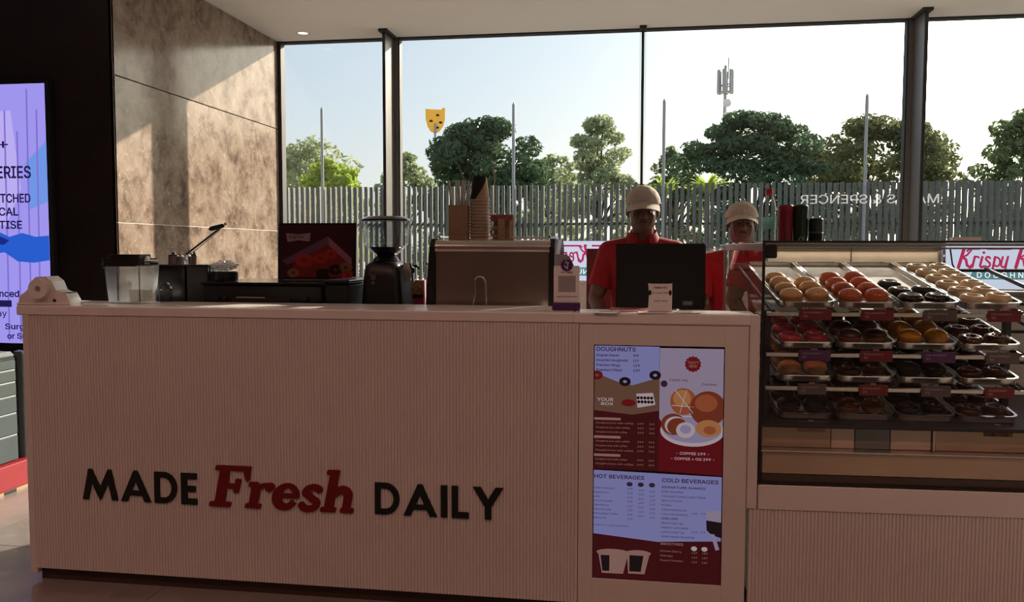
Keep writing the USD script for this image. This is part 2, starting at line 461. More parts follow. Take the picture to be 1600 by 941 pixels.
def tree(name, label, x, y, z0, z1, hw, kind, n, size, seed, style='round', trunks=1, cat='tree', dense=1.0):
    """A crown of many small leafy clumps inside the outline of its kind, on a branching trunk."""
    t = thing(name, label, cat, (x, y, -.12))
    z0 += .12; z1 += .12
    r = np.random.default_rng(seed)
    H_ = z1 - z0
    nb = {'round': 110, 'umbrella': 130, 'airy': 90, 'bush': 60}[style]
    wid = {'round': lambda u: (1 - max(0, (u - .42) / .58) ** 2.2) ** .5 * (.86 + .14 * min(1, u / .3)), 'bush': lambda u: (1 - u ** 2.4) ** .5,
           'airy': lambda u: (1 - u) ** .55 * 1.25 if u > .25 else 1.05, 'umbrella': lambda u: (1 - max(0, (u - .60) / .40) ** 2.0) ** .5 * (.72 + .28 * min(1, u / .5))}[style]
    lobes = r.uniform(0, 6.28, 3)
    blobs = []
    for i in range(nb):
        u = r.uniform(0, 1) ** (.8 if style == 'umbrella' else .9)
        a = r.uniform(0, 6.28)
        edge = wid(min(u, .985)) * (1 + .13 * math.sin(3 * a + lobes[0] + 4 * u) + .10 * math.sin(5 * a + lobes[1] - 7 * u))
        q = math.sqrt(r.uniform(.12, 1)) * edge * .90
        s_ = (.16 if style == 'airy' else .19) * r.uniform(.65, 1.25)
        fl = .5 if style == 'umbrella' else .72
        c = (q * hw * math.cos(a), q * hw * math.sin(a) * .75, z0 + H_ * (.04 + .90 * u))
        blobs.append((c, (hw * s_, hw * s_, hw * s_ * fl)))
    part('foliage', foliage(blobs, n, size, .6 if style == 'umbrella' else .15, seed, .25), LEAF[kind], t, kind='stuff')
    tr, zb = [], z0 + H_ * .28
    for k in range(trunks):
        ox = (k - (trunks - 1) / 2) * .35
        tr.append(tube([(ox * .3, 0, -.05), (ox * .5 + .03, .02, zb * .55), (ox, 0, zb)], [.10, .08, .06], 9))
    part('trunk', join(*tr), M['bark'], t)
    br = []
    for (c, R) in blobs[:14]:
        s_ = np.array([0, 0, zb * .85]); e = np.array(c)
        if e[2] < zb:
            continue
        br.append(tube([s_, (s_ + e) / 2 + [0, 0, .10], e], [.045, .03, .010], 6))
    part('branches', join(*br), M['bark'], t)
    return t


tree('leafy_tree', 'sunlit pale green tree beside the marble wall edge, behind the fence', -9.05, 22, 1.2, 4.50, 1.75, 'pale', 8000, .085, 11, 'round')
tree('lime_shrub', 'low lime green shrub above the fence in front of the pale tree by the wall', -6.85, 18, .9, 3.46, .95, 'lime', 5200, .075, 12, 'bush', cat='shrub')
tree('leafy_tree', 'thin dusty green tree half hidden by the beige lit mullion', -7.35, 26, 1.2, 4.55, 1.35, 'pale', 4800, .095, 13, 'airy')
tree('leafy_tree', 'big round dark green tree below the yellow shield sign', -4.55, 24, 1.4, 5.35, 1.80, 'dark', 16000, .095, 14, 'round', 2)
tree('leafy_tree', 'small pale tree between the round dark tree and the airy tree', -2.75, 27, 1.2, 4.60, 1.05, 'pale', 5200, .095, 15, 'round')
tree('leafy_tree', 'airy pointed grey-green tree behind the capped man, sky showing through its leaves', -1.04, 22, 1.2, 4.98, 1.42, 'pale', 8200, .075, 16, 'airy')
tree('leafy_tree', 'small muted tree between the thin glass joint and the spreading tree', 1.07, 26, 1.2, 4.60, .92, 'mid', 5000, .085, 17, 'round')
tree('leafy_tree', 'wide flat-topped dark tree below the telecom mast', 3.15, 24, 1.3, 5.22, 2.05, 'dark', 17000, .09, 18, 'umbrella', 2)
tree('leafy_tree', 'spreading olive tree crossed by the dark grey mullion', 7.25, 27, 1.3, 5.52, 2.55, 'olive', 17000, .10, 19, 'umbrella', 2)
tree('leafy_tree', 'feathery dark tree at the far edge of the last window pane', 9.25, 22, 1.3, 4.9, 1.6, 'mid', 8600, .085, 20, 'airy')
hp = thing('hedge', 'low dark hedge seen through the gaps of the fence', 'hedge', (0, 34, -.12))
part('stems', join(*[tube([(x, 0, 0), (x + .1, 0, 1.0)], .04, 6) for x in np.linspace(-17, 16, 34)]), M['bark'], hp)
hb = [((x, rng.uniform(-.4, .4), rng.uniform(.7, 1.15)), (1.1, .8, .8)) for x in np.linspace(-17, 16, 34)]
part('foliage', foliage(hb, 14000, .13, 0, 22), LEAF['mid'], hp, kind='stuff')


def fronds(label, x, z, n, L, seed, y=15.5):
    p = thing('palm_shrub', label, 'shrub', (x, y, -.12), group='lime green palm shrubs')
    r = np.random.default_rng(seed)
    part('stem', tube([(0, 0, 0), (.02, 0, z * .5), (0, 0, z)], [.06, .05, .04], 8), M['bark'], p)
    for k in range(n):
        a = r.uniform(0, 2 * np.pi); lean = r.uniform(.35, 1.05)
        pts = [np.array([math.cos(a) * L * s * lean, math.sin(a) * L * s * lean, z + L * (s * 1.15 - s * s * lean * .85)]) for s in np.linspace(0, 1, 6)]
        side = np.array([-math.sin(a), math.cos(a), 0])
        w = L * .13 * np.array([.3, .9, 1.1, .9, .55, .05])
        V, Fc = [], []
        for i, q in enumerate(pts):
            V += [q - side * w[i], q + np.array([0, 0, -.015]), q + side * w[i]]
        for i in range(5):
            for c in (0, 1):
                p0 = i * 3 + c
                Fc += [(p0, p0 + 1, p0 + 4), (p0, p0 + 4, p0 + 3)]
        part('frond', trimesh.Trimesh(V, Fc, process=False), LEAF['lime'], p)
    return p


fronds('lime palm shrub above the fence, next to the capped man head', .47, 2.46, 26, .44, 31)
fronds('taller lime palm shrub above the fence, under the wide dark tree', 1.32, 2.56, 30, .52, 32, 16.6)

# telecom mast and the yellow shield sign, far off
tw = thing('telecom_mast', 'tall thin telecom mast with antennas rising behind the wide dark tree', 'mast', (5.84, 60, -.12))
part('mast', lathe([(.0, 0), (.17, 0), (.09, 14.2), (0, 14.25)], 12), M['fence_post'], tw)
for k in range(6):
    a = k * math.pi / 3
    part('antenna', turn(box(.42, .56, -.13, .13, 12.3, 13.9, .02), trs((0, 0, 0), rz=a + .3)), M['fence_post'], tw)
    part('arm', turn(tube([(0, 0, 12.7 + .05 * k), (.45, 0, 12.9)], .04, 6), trs((0, 0, 0), rz=a + .3)), M['fence_post'], tw)
part('platform', lathe([(.1, 12.35), (.42, 12.35), (.42, 12.43), (.1, 12.43)], 16), M['fence_post'], tw)
part('lightning_rod', tube([(.2, 0, 13.3), (.2, 0, 14.75)], .025, 6), M['fence_post'], tw)
for z in (9.6, 10.7, 11.6):
    part('dish', turn(lathe([(0, 0), (.2, .05), (.28, .16)], 14), trs((.1, -.25, z), rx=math.pi / 2)), M['white'], tw)

M['yellow'] = leaf_mat('yellow_plastic', (.80, .56, .12), (.84, .62, .16), .35)
ys = thing('shield_sign', 'yellow shield-shaped sign on a pole above the round dark tree', 'sign', (-9.85, 40, -.12), rz=.22)
sh = Polygon([(-.44, .57), (-.2, .55), (.1, .54), (.34, .54), (.36, .62), (.45, .63), (.44, .1), (.36, -.22), (.2, -.44), (0, -.56), (-.2, -.46), (-.34, -.25), (-.43, .1)]).buffer(.03)
shz = affinity.translate(sh, 0, 7.72)
part('plate', flat(shz, .05, .03), M['yellow'], ys)
part('marking', flat(unary_union([affinity.translate(affinity.scale(Point(0, 0).buffer(.07), 1.2, .8), a, 7.72 + b) for a, b in ((-.20, .02), (.12, .30), (.26, -.05), (.10, -.30))]), .012, -.021), M['matte_black'], ys)
part('pole', lathe([(0, 0), (.08, 0), (.06, 7.6), (0, 7.65)], 10), M['fence_post'], ys)

# the sign of the shop across the hall: it faces the window and shows in the glass
ss = thing('shop_sign', 'white lit shop lettering across the hall, mirrored in the window glass', 'sign', (4.9, -5.0, 2.3), rz=math.pi)
part('fascia', box(-2.9, 2.9, 0, .1, -.15, .75, .01), M['matte_black'], ss)
M['sign_lit'] = glow('lit_white_letters', (255, 250, 240), 9.0)
word = text('MARKS & SPENCER', .20, -1.80, .14, -.001, .02, width=3.02)
part('letters', word, M['sign_lit'], ss)
part('bracket', box(-2.6, -2.5, .1, 1.1, .2, .3), M['matte_black'], ss)
part('bracket', box(2.5, 2.6, .1, 1.1, .2, .3), M['matte_black'], ss)

# ------------------------------------------------------------------ the counter
FLUTE = .0128


def flutes(x0, x1, z0, z1, y):
    n = int(round((x1 - x0) / FLUTE)); w = (x1 - x0) / n
    prof = []
    for k in range(n):
        for t, d in ((0, 0.0), (.06, .0005), (.2, -.0032), (.5, -.0042), (.8, -.0032), (.94, .0005)):
            prof.append((x0 + (k + t) * w, y + d))
    prof.append((x1, y))
    prof = np.array(prof)
    n = len(prof)
    V = np.vstack([np.c_[prof, np.full(n, z0)], np.c_[prof, np.full(n, z1)]])
    i = np.arange(n - 1)
    return trimesh.Trimesh(V, np.vstack([np.c_[i, i + 1, i + 1 + n], np.c_[i, i + 1 + n, i + n]]), process=False)


CX0, CX1, CY, ZT = -2.487, .397, 3.05, 1.148
ct = thing('service_counter', 'long white fluted service counter with dark and red lettering on its front', 'counter', (-1.0, CY, 0))
W = dict(world=True)
part('carcass', join(box(CX0 + .01, CX1 - .002, CY + .034, CY + .12, .055, 1.10), box(CX0 + .01, CX0 + .12, CY + .12, CY + .33, .055, 1.10), box(-.26, -.20, CY + .12, CY + .33, .055, 1.10)), M['laminate'], ct, **W)
part('end_panel', box(CX0 - .001, CX0 + .03, CY + .002, CY + .34, .03, 1.11, .002), M['laminate'], ct, **W)
part('fluted_panel', flutes(CX0 + .03, -.213, .055, 1.108, CY + .006), M['laminate'], ct, kind='stuff', **W)
part('panel_back', box(CX0 + .03, -.213, CY + .007, CY + .034, .055, 1.108), M['laminate'], ct, **W)
part('toe_kick', box(CX0 + .03, CX1, CY + .03, CY + .05, 0, .055), M['toe'], ct, **W)
part('countertop', box(-2.513, -.235, CY, CY + .35, 1.108, ZT, .005), M['worktop'], ct, **W)
part('countertop', box(-.2349, .424, CY, CY + .20, 1.108, ZT, .005), M['worktop'], ct, **W)
SX0, SX1, SZ0, SZ1 = -.157, .313, .152, 1.030      # the menu screen's opening
part('screen_surround', [box(-.211, SX0, CY + .006, CY + .03, .02, 1.106, .001), box(SX1, CX1 - .001, CY + .006, CY + .03, .02, 1.106, .001),
                         box(SX0, SX1, CY + .006, CY + .03, SZ1, 1.106, .001), box(SX0, SX1, CY + .006, CY + .03, .02, SZ0, .001)], M['laminate'], ct, **W)
part('side_post', box(.397, .433, CY - .001, CY + .05, .445, 1.1475, .003), M['laminate'], ct, **W)

# lettering: strokes drawn in (x, z), one solid letter each
M['ink_black'] = mat('dark_green_black_letter', (.006, .010, .007), .45)
M['ink_red'] = mat('deep_red_letter', (.17, .004, .006), .45)


def st(pts, w, cap=2, joinst=2):
    return LineString(pts).buffer(w / 2, cap_style=cap, join_style=joinst, mitre_limit=6)


def arc(cx, cz, rx, rz, a0, a1, n=24):
    a = np.radians(np.linspace(a0, a1, n))
    return [(cx + rx * math.cos(t), cz + rz * math.sin(t)) for t in a]


def sans(ch):
    """A heavy geometric capital, height 1; returns (shape, width)."""
    w = .225; top = sbox(-2, 0, 4, 1)
    if ch == 'M':
        g = st([(.02, -.3), (.30, .86), (.66, .20), (1.02, .86), (1.30, -.3)], w); W_ = 1.32
    elif ch == 'A':
        g = unary_union([st([(-.02, -.25), (.56, .90), (1.14, -.25)], w), sbox(.3, .2, .82, .36)]); W_ = 1.12
    elif ch == 'D':
        g = Polygon([(0, 0)] + arc(.36, .5, .5, .5, -90, 90) + [(0, 1)]).difference(Polygon([(.2, .18)] + arc(.36, .5, .29, .32, -90, 90) + [(.2, .82)])); W_ = .86
    elif ch == 'E':
        g = unary_union([sbox(0, 0, .22, 1), sbox(0, 0, .6, .19), sbox(0, .81, .6, 1), sbox(0, .405, .54, .595)]); W_ = .6
    elif ch == 'I':
        g = sbox(0, 0, .22, 1); W_ = .22
    elif ch == 'L':
        g = unary_union([sbox(0, 0, .22, 1), sbox(0, 0, .58, .19)]); W_ = .58
    elif ch == 'Y':
        g = unary_union([sbox(.388, 0, .612, .5), st([(.5, .42), (.02, 1.15)], w), st([(.5, .42), (.98, 1.15)], w)]); W_ = 1.0
    g = g.intersection(top)
    return g.buffer(-.012).buffer(.012), W_


def place_word(word, x0, x1, z, h, parent, material):
    gs = [sans(c) for c in word]
    gap = .15
    total = sum(g[1] for g in gs) + gap * (len(gs) - 1)
    sx = (x1 - x0) / total
    x = x0
    for g, w in gs:
        s = affinity.translate(affinity.scale(g, sx, h, origin=(0, 0)), x, z)
        part('letter', flat(s, .006, CY + .003), material, parent, world=True)
        x += (w + gap) * sx


place_word('MADE', -2.233, -1.733, .357, .127, ct, M['ink_black'])
place_word('DAILY', -.996, -.494, .357, .124, ct, M['ink_black'])


def serif(ch):
    """A soft heavy slanted letter, x-height .62, cap height 1."""
    r = lambda g, k=.02: g.buffer(-k).buffer(2 * k).buffer(-k + .014)
    if ch == 'F':
        g = unary_union([sbox(.14, .06, .36, .98), sbox(.02, 0, .52, .1), sbox(.02, .9, .86, 1), Polygon([(.70, .92), (.86, .92), (.86, .66), (.80, .66)]), sbox(.3, .46, .6, .56), Polygon([(.55, .36), (.66, .36), (.66, .68), (.55, .68)])]); w = .84
    elif ch == 'r':
        g = unary_union([sbox(.08, .04, .27, .58), sbox(0, 0, .36, .09), sbox(0, .53, .2, .62), st(arc(.40, .36, .2, .2, 170, 60), .1, 1, 1), Point(.5, .52).buffer(.1)]); w = .56
    elif ch == 'e':
        g = unary_union([affinity.scale(Point(.3, .31).buffer(.32, quad_segs=12), .96, 1).difference(affinity.scale(Point(.33, .33).buffer(.16, quad_segs=12), .85, 1.25)), sbox(.2, .29, .56, .38)])
        g = g.difference(Polygon([(.42, .29), (.8, .29), (.8, .1), (.5, .18)])); w = .6
    elif ch == 's':
        g = st(arc(.27, .45, .17, .12, 30, 180, 12) + arc(.24, .45, .14, .09, 180, 250, 6) + arc(.24, .17, .17, .11, 70, -20, 8) + arc(.23, .16, .18, .12, -20, -165, 12), .135, 1, 1); w = .48
    elif ch == 'h':
        g = unary_union([sbox(.08, .04, .27, 1), sbox(0, 0, .34, .09), sbox(0, .91, .2, 1), st([(.2, .40)] + arc(.42, .36, .16, .18, 140, 0, 12) + [(.58, .06)], .17, 2, 1), sbox(.46, 0, .74, .09)]); w = .76
    return r(g), w


gs = [serif(c) for c in 'Fresh']
total = sum(g[1] for g in gs) + .05 * 4 + .0
x, sx = -1.672, .60 / total
for g, w in gs:
    s = affinity.scale(g, sx, .163, origin=(0, 0))
    s = affinity.affine_transform(s, [1, .20, 0, 1, x - .012, .357])
    part('letter', flat(s, .007, CY + .003), M['ink_red'], ct, label='deep red slanted serif letter', world=True)
    x += (w + .05) * sx

# work counter behind the ledge, where the machines stand
wk = thing('work_counter', 'low back work counter behind the white ledge, holding the coffee machines', 'counter', (-1.35, 3.43, 0))
part('worktop', box(-2.45, -.27, 3.43, 4.05, .87, .90, .003), M['steel'], wk, **W)
for x0, x1 in ((-2.43, -1.72), (-1.71, -1.0), (-.99, -.29)):
    part('cabinet_door', box(x0, x1, 4.0, 4.02, .08, .86, .003), M['laminate'], wk, **W)
part('body', box(-2.43, -.29, 3.44, 3.99, .08, .87), M['laminate'], wk, **W)
part('plinth', box(-2.40, -.32, 3.5, 3.96, 0, .08), M['toe'], wk, **W)
dk = thing('till_desk', 'low till desk under the black monitor', 'desk', (.08, 3.3, 0))
part('desktop', box(-.195, .37, 3.30, 3.86, .87, .90, .003), M['laminate'], dk, **W)
part('side_panel', box(-.195, -.17, 3.31, 3.85, 0, .87, .002), M['laminate'], dk, **W)
part('side_panel', box(.345, .37, 3.31, 3.85, 0, .87, .002), M['laminate'], dk, **W)

# ------------------------------------------------------------------ the menu screen
ms = thing('menu_screen', 'upright lit menu screen set into the counter front', 'screen', ((SX0 + SX1) / 2, CY + .008, SZ0))
part('bezel', join(box(SX0 + .001, SX1 - .001, CY + .0105, CY + .03, SZ0 + .001, SZ1 - .001)), M['matte_black'], ms, **W)
G = {'lilac': glow('menu_lilac', (106, 106, 150)), 'lilac2': glow('menu_pale_lilac', (122, 110, 128)), 'red': glow('menu_red', (74, 4, 12)), 'dred': glow('menu_dark_red', (50, 6, 10)),
     'brown': glow('menu_brown', (84, 58, 46)), 'ink': glow('menu_ink', (38, 20, 45)), 'line': glow('menu_line', (118, 88, 82)), 'bun': glow('menu_bun', (122, 62, 36)), 'bun2': glow('menu_dark_bun', (92, 38, 22)),
     'plate': glow('menu_plate', (118, 108, 136)), 'cream': glow('menu_cream', (150, 136, 140)), 'dark': glow('menu_dark', (16, 8, 12)), 'badge': glow('menu_badge', (86, 8, 14)), 'tan': glow('menu_tan', (140, 92, 56))}
U0, U1, V0, V1 = SX0 + .003, SX1 - .003, SZ0 + .003, SZ1 - .003
UW, VH = U1 - U0, V1 - V0


def q(u, v):          # u to the right, v downwards, both 0..1 on the screen
    return (U0 + u * UW, V1 - v * VH)


def patch(name, pts, mk, k, parent=ms, label=None):
    g = pts if hasattr(pts, 'geom_type') else Polygon([q(*p) for p in pts])
    return part(name, flat(g, .0004, CY + .0105 - k * .0005), G[mk], parent, label=label, world=True)


def disc(u, v, r, sy=1.0):
    x, z = q(u, v)
    return affinity.scale(Point(x, z).buffer(r, quad_segs=8), 1, sy)


def R4(u0, v0, u1, v1):
    return [(u0, v0), (u1, v0), (u1, v1), (u0, v1)]


VS = .527   # where the upper picture ends
patch('doughnut_page', R4(0, 0, .508, .25), 'lilac', 1)
patch('brown_band', [(0, .115), (.2, .155), (.3, .165), (.508, .13), (.508, .32), (0, .32)], 'brown', 2)
patch('dark_red_list', [(0, .275), (.3, .29), (.508, .27), (.508, VS), (0, VS)], 'dred', 3)
patch('burger_page', R4(.51, .005, 1, .40), 'lilac2', 1)
patch('red_page', [(.508, .30), (.6, .37), (.8, .40), (1, .37), (1, VS + .01), (.508, VS)], 'red', 2)
patch('beverage_page', [(0, VS + .005), (1, VS + .015), (1, .82), (.5, .835), (0, .81)], 'lilac', 1)
patch('cup_page', [(0, .808), (.52, .832), (.52, 1), (0, 1)], 'dred', 2)
patch('cold_list', [(.52, .83), (1, .815), (1, 1), (.52, 1)], 'dred', 3)


def line(s, u, v, h, k, mk='ink', width=None, bold=False):
    x, z = q(u, v)
    return text(s, h, x, z, CY + .0105 - k * .0005, .0004, bold, None if width is None else width * UW)


part('heading', line('DOUGHNUTS', .012, .022, .0145, 4, width=.31, bold=True), G['ink'], ms, **W)
rows = [('Original Glazed', '99'), ('Assorted doughnuts', '119'), ('Premium Rings', '129'), ('Premium Filled', '139')]
tm = []
for i, (a, b) in enumerate(rows):
    tm += [line(a, .012, .044 + i * .021, .0085, 4, width=(.18, .25, .19, .20)[i], bold=True), line(b, .30, .044 + i * .021, .0085, 4, width=.045 + .01 * (i > 1), bold=True)]
part('price_lines', join(*tm), G['ink'], ms, kind='stuff', **W)
for (u, v, mk) in ((.02, .125, 'badge'), (.24, .15, 'dark'), (.475, .12, 'dark')):
    ringd = disc(u, v, .021, .8).difference(disc(u, v, .007, .8))
    patch('doughnut_picture', ringd.intersection(sbox(U0, V0, U1, V1)), mk, 4)
part('logo_text', join(line('YOUR', .02, .235, .012, 4, width=.13, bold=True), line('BOX', .05, .252, .010, 4, width=.1, bold=True)), G['cream'], ms, **W)
patch('box_picture', [(.33, .20), (.46, .195), (.48, .245), (.34, .26)], 'cream', 4)
patch('box_doughnuts', unary_union([disc(.345 + .026 * i + .004 * j, .217 + .017 * j, .0055) for i in range(5) for j in range(2)]), 'dark', 5)
patch('lips_picture', disc(.27, .24, .026, .5), 'badge', 4)
tm = []
for i in range(11):
    v = .312 + i * .0195
    if i % 4 == 0:
        tm.append(flat(sbox(*q(.0, v + .004), *q(.21, v - .007)), .0004, CY + .0105 - 4 * .0005))
    else:
        tm += [line('Doughnut box with coffee', .012, v, .0065, 4, width=(.25, .30, .27)[i % 3]), line('299', .34, v, .0065, 4, width=.05), line('349', .43, v, .0065, 4, width=.045)]
part('price_lines', join(*tm), G['line'], ms, kind='stuff', **W)
wv = flat(unary_union([sbox(*q(.53 + .0225 * i + .011 * (j % 2), .028 + .012 * j), *q(.53 + .0225 * i + .011 * (j % 2) + .012, .020 + .012 * j)) for i in range(20 - 1) for j in range(5 - 1)]), .0004, CY + .0105 - 2 * .0005)
part('weave_pattern', wv, G['plate'], ms, **W)
sx_, sz_ = q(.765, .07)
star = Polygon([(sx_ + (.030 if k % 2 else .026) * math.cos(k * math.pi / 14), sz_ + (.030 if k % 2 else .026) * math.sin(k * math.pi / 14)) for k in range(28)])
patch('badge', star, 'badge', 4)
part('badge_text', join(text('TASTY', .009, sx_, sz_ + .001, CY + .0105 - .0025, .0004, True, center=True), text('NEW', .009, sx_, sz_ - .012, CY + .0105 - .0025, .0004, True, center=True)), G['line'], ms, **W)
part('burger_names', join(line('Classic Veg', .585, .142, .0085, 4, width=.14), line('Chicken', .83, .158, .0085, 4, width=.12)), G['ink'], ms, **W)
patch('round_mark', disc(.545, .155, .012), 'ink', 4)
inside = sbox(q(.512, 0)[0], V0, U1, V1)
patch('plate_picture', disc(.765, .352, .114, .50).intersection(inside), 'plate', 3)
patch('plate_rim', disc(.765, .352, .114, .50).difference(disc(.765, .347, .104, .46)).intersection(inside), 'cream', 4)
patch('bun_picture', disc(.695, .228, .047, 1.05), 'bun', 4)
patch('bun_light', disc(.685, .215, .032, 1.0), 'tan', 5)
patch('bun_stripe', unary_union([LineString([q(.63, .18), q(.77, .275)]).buffer(.0016), LineString([q(.61, .245), q(.78, .25)]).buffer(.0014), LineString([q(.72, .18), q(.67, .275)]).buffer(.0012)]), 'cream', 6)
patch('bun_picture', disc(.885, .255, .064, 1.0).intersection(inside), 'bun2', 6)
patch('bun_light', disc(.87, .232, .040, .8).intersection(inside), 'bun', 7)
patch('bun_picture', disc(.62, .325, .044, .9).intersection(inside), 'bun2', 5)
patch('filling_edge', disc(.64, .330, .040, .85).difference(disc(.655, .335, .038, .85)), 'cream', 6)
patch('filling_picture', disc(.715, .348, .034, .85), 'cream', 7)
patch('filling_picture', disc(.715, .344, .020, .8), 'plate', 8)
patch('bun_picture', disc(.89, .338, .046, .68).intersection(inside), 'tan', 8)
patch('bun_light', disc(.90, .345, .022, .7).intersection(inside), 'bun', 9)
part('offer_text', join(line('- COFFEE 199 -', .64, .452, .009, 4, width=.26, bold=True), line('- COFFEE + OG 299 -', .60, .475, .009, 4, width=.34, bold=True)), G['cream'], ms, **W)
part('heading', line('HOT BEVERAGES', -.0, .566, .0135, 4, width=.40, bold=True), G['ink'], ms, **W)
part('heading', line('COLD BEVERAGES', .535, .572, .0135, 4, width=.44, bold=True), G['ink'], ms, **W)
patch('size_marks', unary_union([disc(.285 + .088 * i, .588, .011, .75) for i in range(3)]), 'ink', 4)
tm = []
hot = ['Cafe Americano', 'Cappuccino', 'Latte', 'Hot Chocolate', 'Cafe Mocha', 'Flavoured Latte', 'Brewed Black Coffee', 'Masala Tea']
for i, s in enumerate(hot):
    v = .612 + i * .0185
    tm.append(line(s, .0, v, .0065, 4, width=(.17, .12, .05, .15, .12, .14, .19, .10)[i]))
    for c in range(3 if i < 7 else 1):
        tm.append(line(str(99 + 10 * ((i * 3 + c) % 9)), .265 + .088 * c, v + .004 * c, .0065, 4, width=.045))
tm.append(line('All prices in rupees, taxes extra', .0, .772, .005, 4, width=.28))
cold = [('SIGNATURE SHAKES', .34, 1), ('Butter Banoffee', .17, 0), ('Chocolate Cookie Cream Shake', .34, 0), ('Berry Punch', .16, 0), ('Kit Shake', .08, 0), ('Chocolicious', .20, 0), ('Lotus Strawberry', .21, 0), ('CHILLERS', .13, 1), ('Peach Iced Tea', .17, 0), ('Passion Lemonade', .21, 0), ('Lemon Iced Tea', .18, 0), ('Green Apple Smoothie', .26, 0)]
for i, (s, w, b) in enumerate(cold):
    tm.append(line(s, .535, .598 + i * .0192, .0075, 4, width=w, bold=bool(b)))
for v in (.705, .785):
    tm += [line('149', .77, v, .0065, 4, width=.05), line('179', .84, v, .0065, 4, width=.04)]
part('price_lines', join(*tm), G['ink'], ms, kind='stuff', **W)
patch('cup_photo', [(.885, .69), (1, .685), (1, .74), (.885, .73)], 'lilac2', 4)
patch('cup_photo', [(.885, .728), (1, .735), (1, .80), (.93, .79), (.89, .77)], 'dark', 5)
patch('straw_photo', [(.92, .785), (.95, .785), (.99, .85), (.96, .855)], 'plate', 6)
patch('size_marks', unary_union([disc(.795 + .08 * i, .852, .011, .8) for i in range(2)]), 'cream', 4)
tm = [line('SMOOTHIES', .53, .842, .009, 4, width=.18, bold=True)]
for i, w in enumerate((.17, .10, .18)):
    tm += [line(('Mixed Berry', 'Mango', 'Peach Passion')[i], .53, .872 + .02 * i, .0065, 4, width=w), line('159', .775, .874 + .02 * i, .0065, 4, width=.045), line('189', .855, .874 + .02 * i, .0065, 4, width=.045)]
part('price_lines', join(*tm), G['line'], ms, kind='stuff', **W)
for u0, u1, mk in ((.05, .30, 'line'), (.25, .40, 'plate')):
    pass
mug = unary_union([disc(.36, .885, .046, .26), Polygon([q(.27, .885), q(.45, .885), q(.41, .975), q(.28, .975)])])
patch('mug_picture', mug, 'line', 4)
patch('mug_coffee', Polygon([q(.29, .895), q(.40, .895), q(.38, .965), q(.29, .965)]), 'dark', 5)
mug = unary_union([disc(.16, .887, .062, .22), Polygon([q(.04, .89), q(.28, .89), q(.24, .978), q(.07, .978)])])
patch('mug_picture', mug, 'line', 6)
patch('mug_shade', Polygon([q(.06, .9), q(.13, .9), q(.13, .968), q(.075, .968)]), 'dark', 7)

# ------------------------------------------------------------------ the doughnut case: turned a little against the counter
CA = math.radians(2.3)
CASE = trs((.437, 3.05, 0), rz=CA)


def case_thing(name, label, cat, loc=(0, 0, 0), group=None):
    return thing(name, label, cat, M=CASE @ trs(loc), group=group)


db = case_thing('case_plinth', 'white fluted plinth that carries the glass doughnut case', 'counter')
PX0, PX1 = -.030, 1.50
part('carcass', box(.004, PX1, .021, .95, .055, .53), M['laminate'], db)
part('frame_band', box(-.0, PX1, .0, .03, .444, .535, .003), M['laminate'], db)
part('fluted_panel', flutes(PX0 + .0, PX1, .055, .444, .008), M['laminate'], db, kind='stuff')
part('panel_back', box(PX0, PX1, .009, .02, .055, .444), M['laminate'], db)
part('toe_kick', box(PX0 + .01, PX1, .03, .05, 0, .055), M['toe'], db)

dc = case_thing('doughnut_case', 'glass display case full of doughnut trays on a white plinth', 'display case', (0, 0, .537))
Z = lambda z: z - .537
DW, DD = 1.45, .95
M['case_bronze'] = mat('case_bronze', (.50, .37, .26), .38, .55, vary=.08, scale=4)
part('base_panel', box(.012, DW, .012, .03, Z(.574), Z(.655), .003), M['case_bronze'], dc)
part('kick_strip', box(.012, DW, .016, .03, Z(.5375), Z(.574), .002), mat('dark_bronze', (.06, .036, .026), .4), dc)
part('base_edge', box(.0, DW, .002, .03, Z(.5375), Z(.544), .002), M['matte_black'], dc)
part('base_box', box(.02, DW, .03, DD, Z(.5375), Z(.65)), M['dark_metal'], dc)
part('ledge', box(.006, DW, .0, .06, Z(.655), Z(.662), .002), M['steel'], dc)
M['pale_panel'] = mat('pale_steel_panel', (.62, .50, .40), .35, .3)
M['grey_panel'] = mat('grey_steel_panel', (.22, .22, .21), .3, .4)
cols = [('mirror_panel', .018, .262, 'case_bronze'), ('mirror_panel', .264, .345, 'pale_panel'), ('mirror_panel', .347, .468, 'grey_panel'), ('mirror_panel', .470, .610, 'pale_panel'), ('mirror_panel', .622, 1.44, 'case_bronze')]
for n, a, b, mk in cols:
    part(n, box(a, b, .055, .062, Z(.663), Z(.744), .002), M[mk], dc)
part('divider', box(.611, .620, .045, .062, Z(.663), Z(.744), .001), M['steel'], dc)
part('deck', box(.012, DW, .004, DD, Z(.745), Z(.757), .002), M['dark_metal'], dc)
part('corner_edge', box(.0, .009, .0, .012, Z(.5375), Z(1.411), .001), M['matte_black'], dc)
part('top_edge', box(.0, DW, .0, .010, Z(1.405), Z(1.4125), .001), M['matte_black'], dc)
part('top_rail', box(.0, DW, .012, .03, Z(1.394), Z(1.404), .002), M['steel'], dc)
part('side_rail', box(.0, .006, .012, DD, Z(1.378), Z(1.405), .001), M['steel'], dc)
quad = lambda a, b, c, d: trimesh.Trimesh([a, b, c, d], [[0, 1, 2], [0, 2, 3]], process=False)
part('front_pane', quad((.009, .005, Z(.757)), (DW, .005, Z(.757)), (DW, .005, Z(1.405)), (.009, .005, Z(1.405))), M['case_glass'], dc)
part('side_pane', quad((.003, .012, Z(.757)), (.003, DD, Z(.757)), (.003, DD, Z(1.378)), (.003, .012, Z(1.378))), M['case_glass'], dc)
part('side_pane', quad((DW - .003, .012, Z(.757)), (DW - .003, DD, Z(.757)), (DW - .003, DD, Z(1.405)), (DW - .003, .012, Z(1.405))), M['case_glass'], dc)
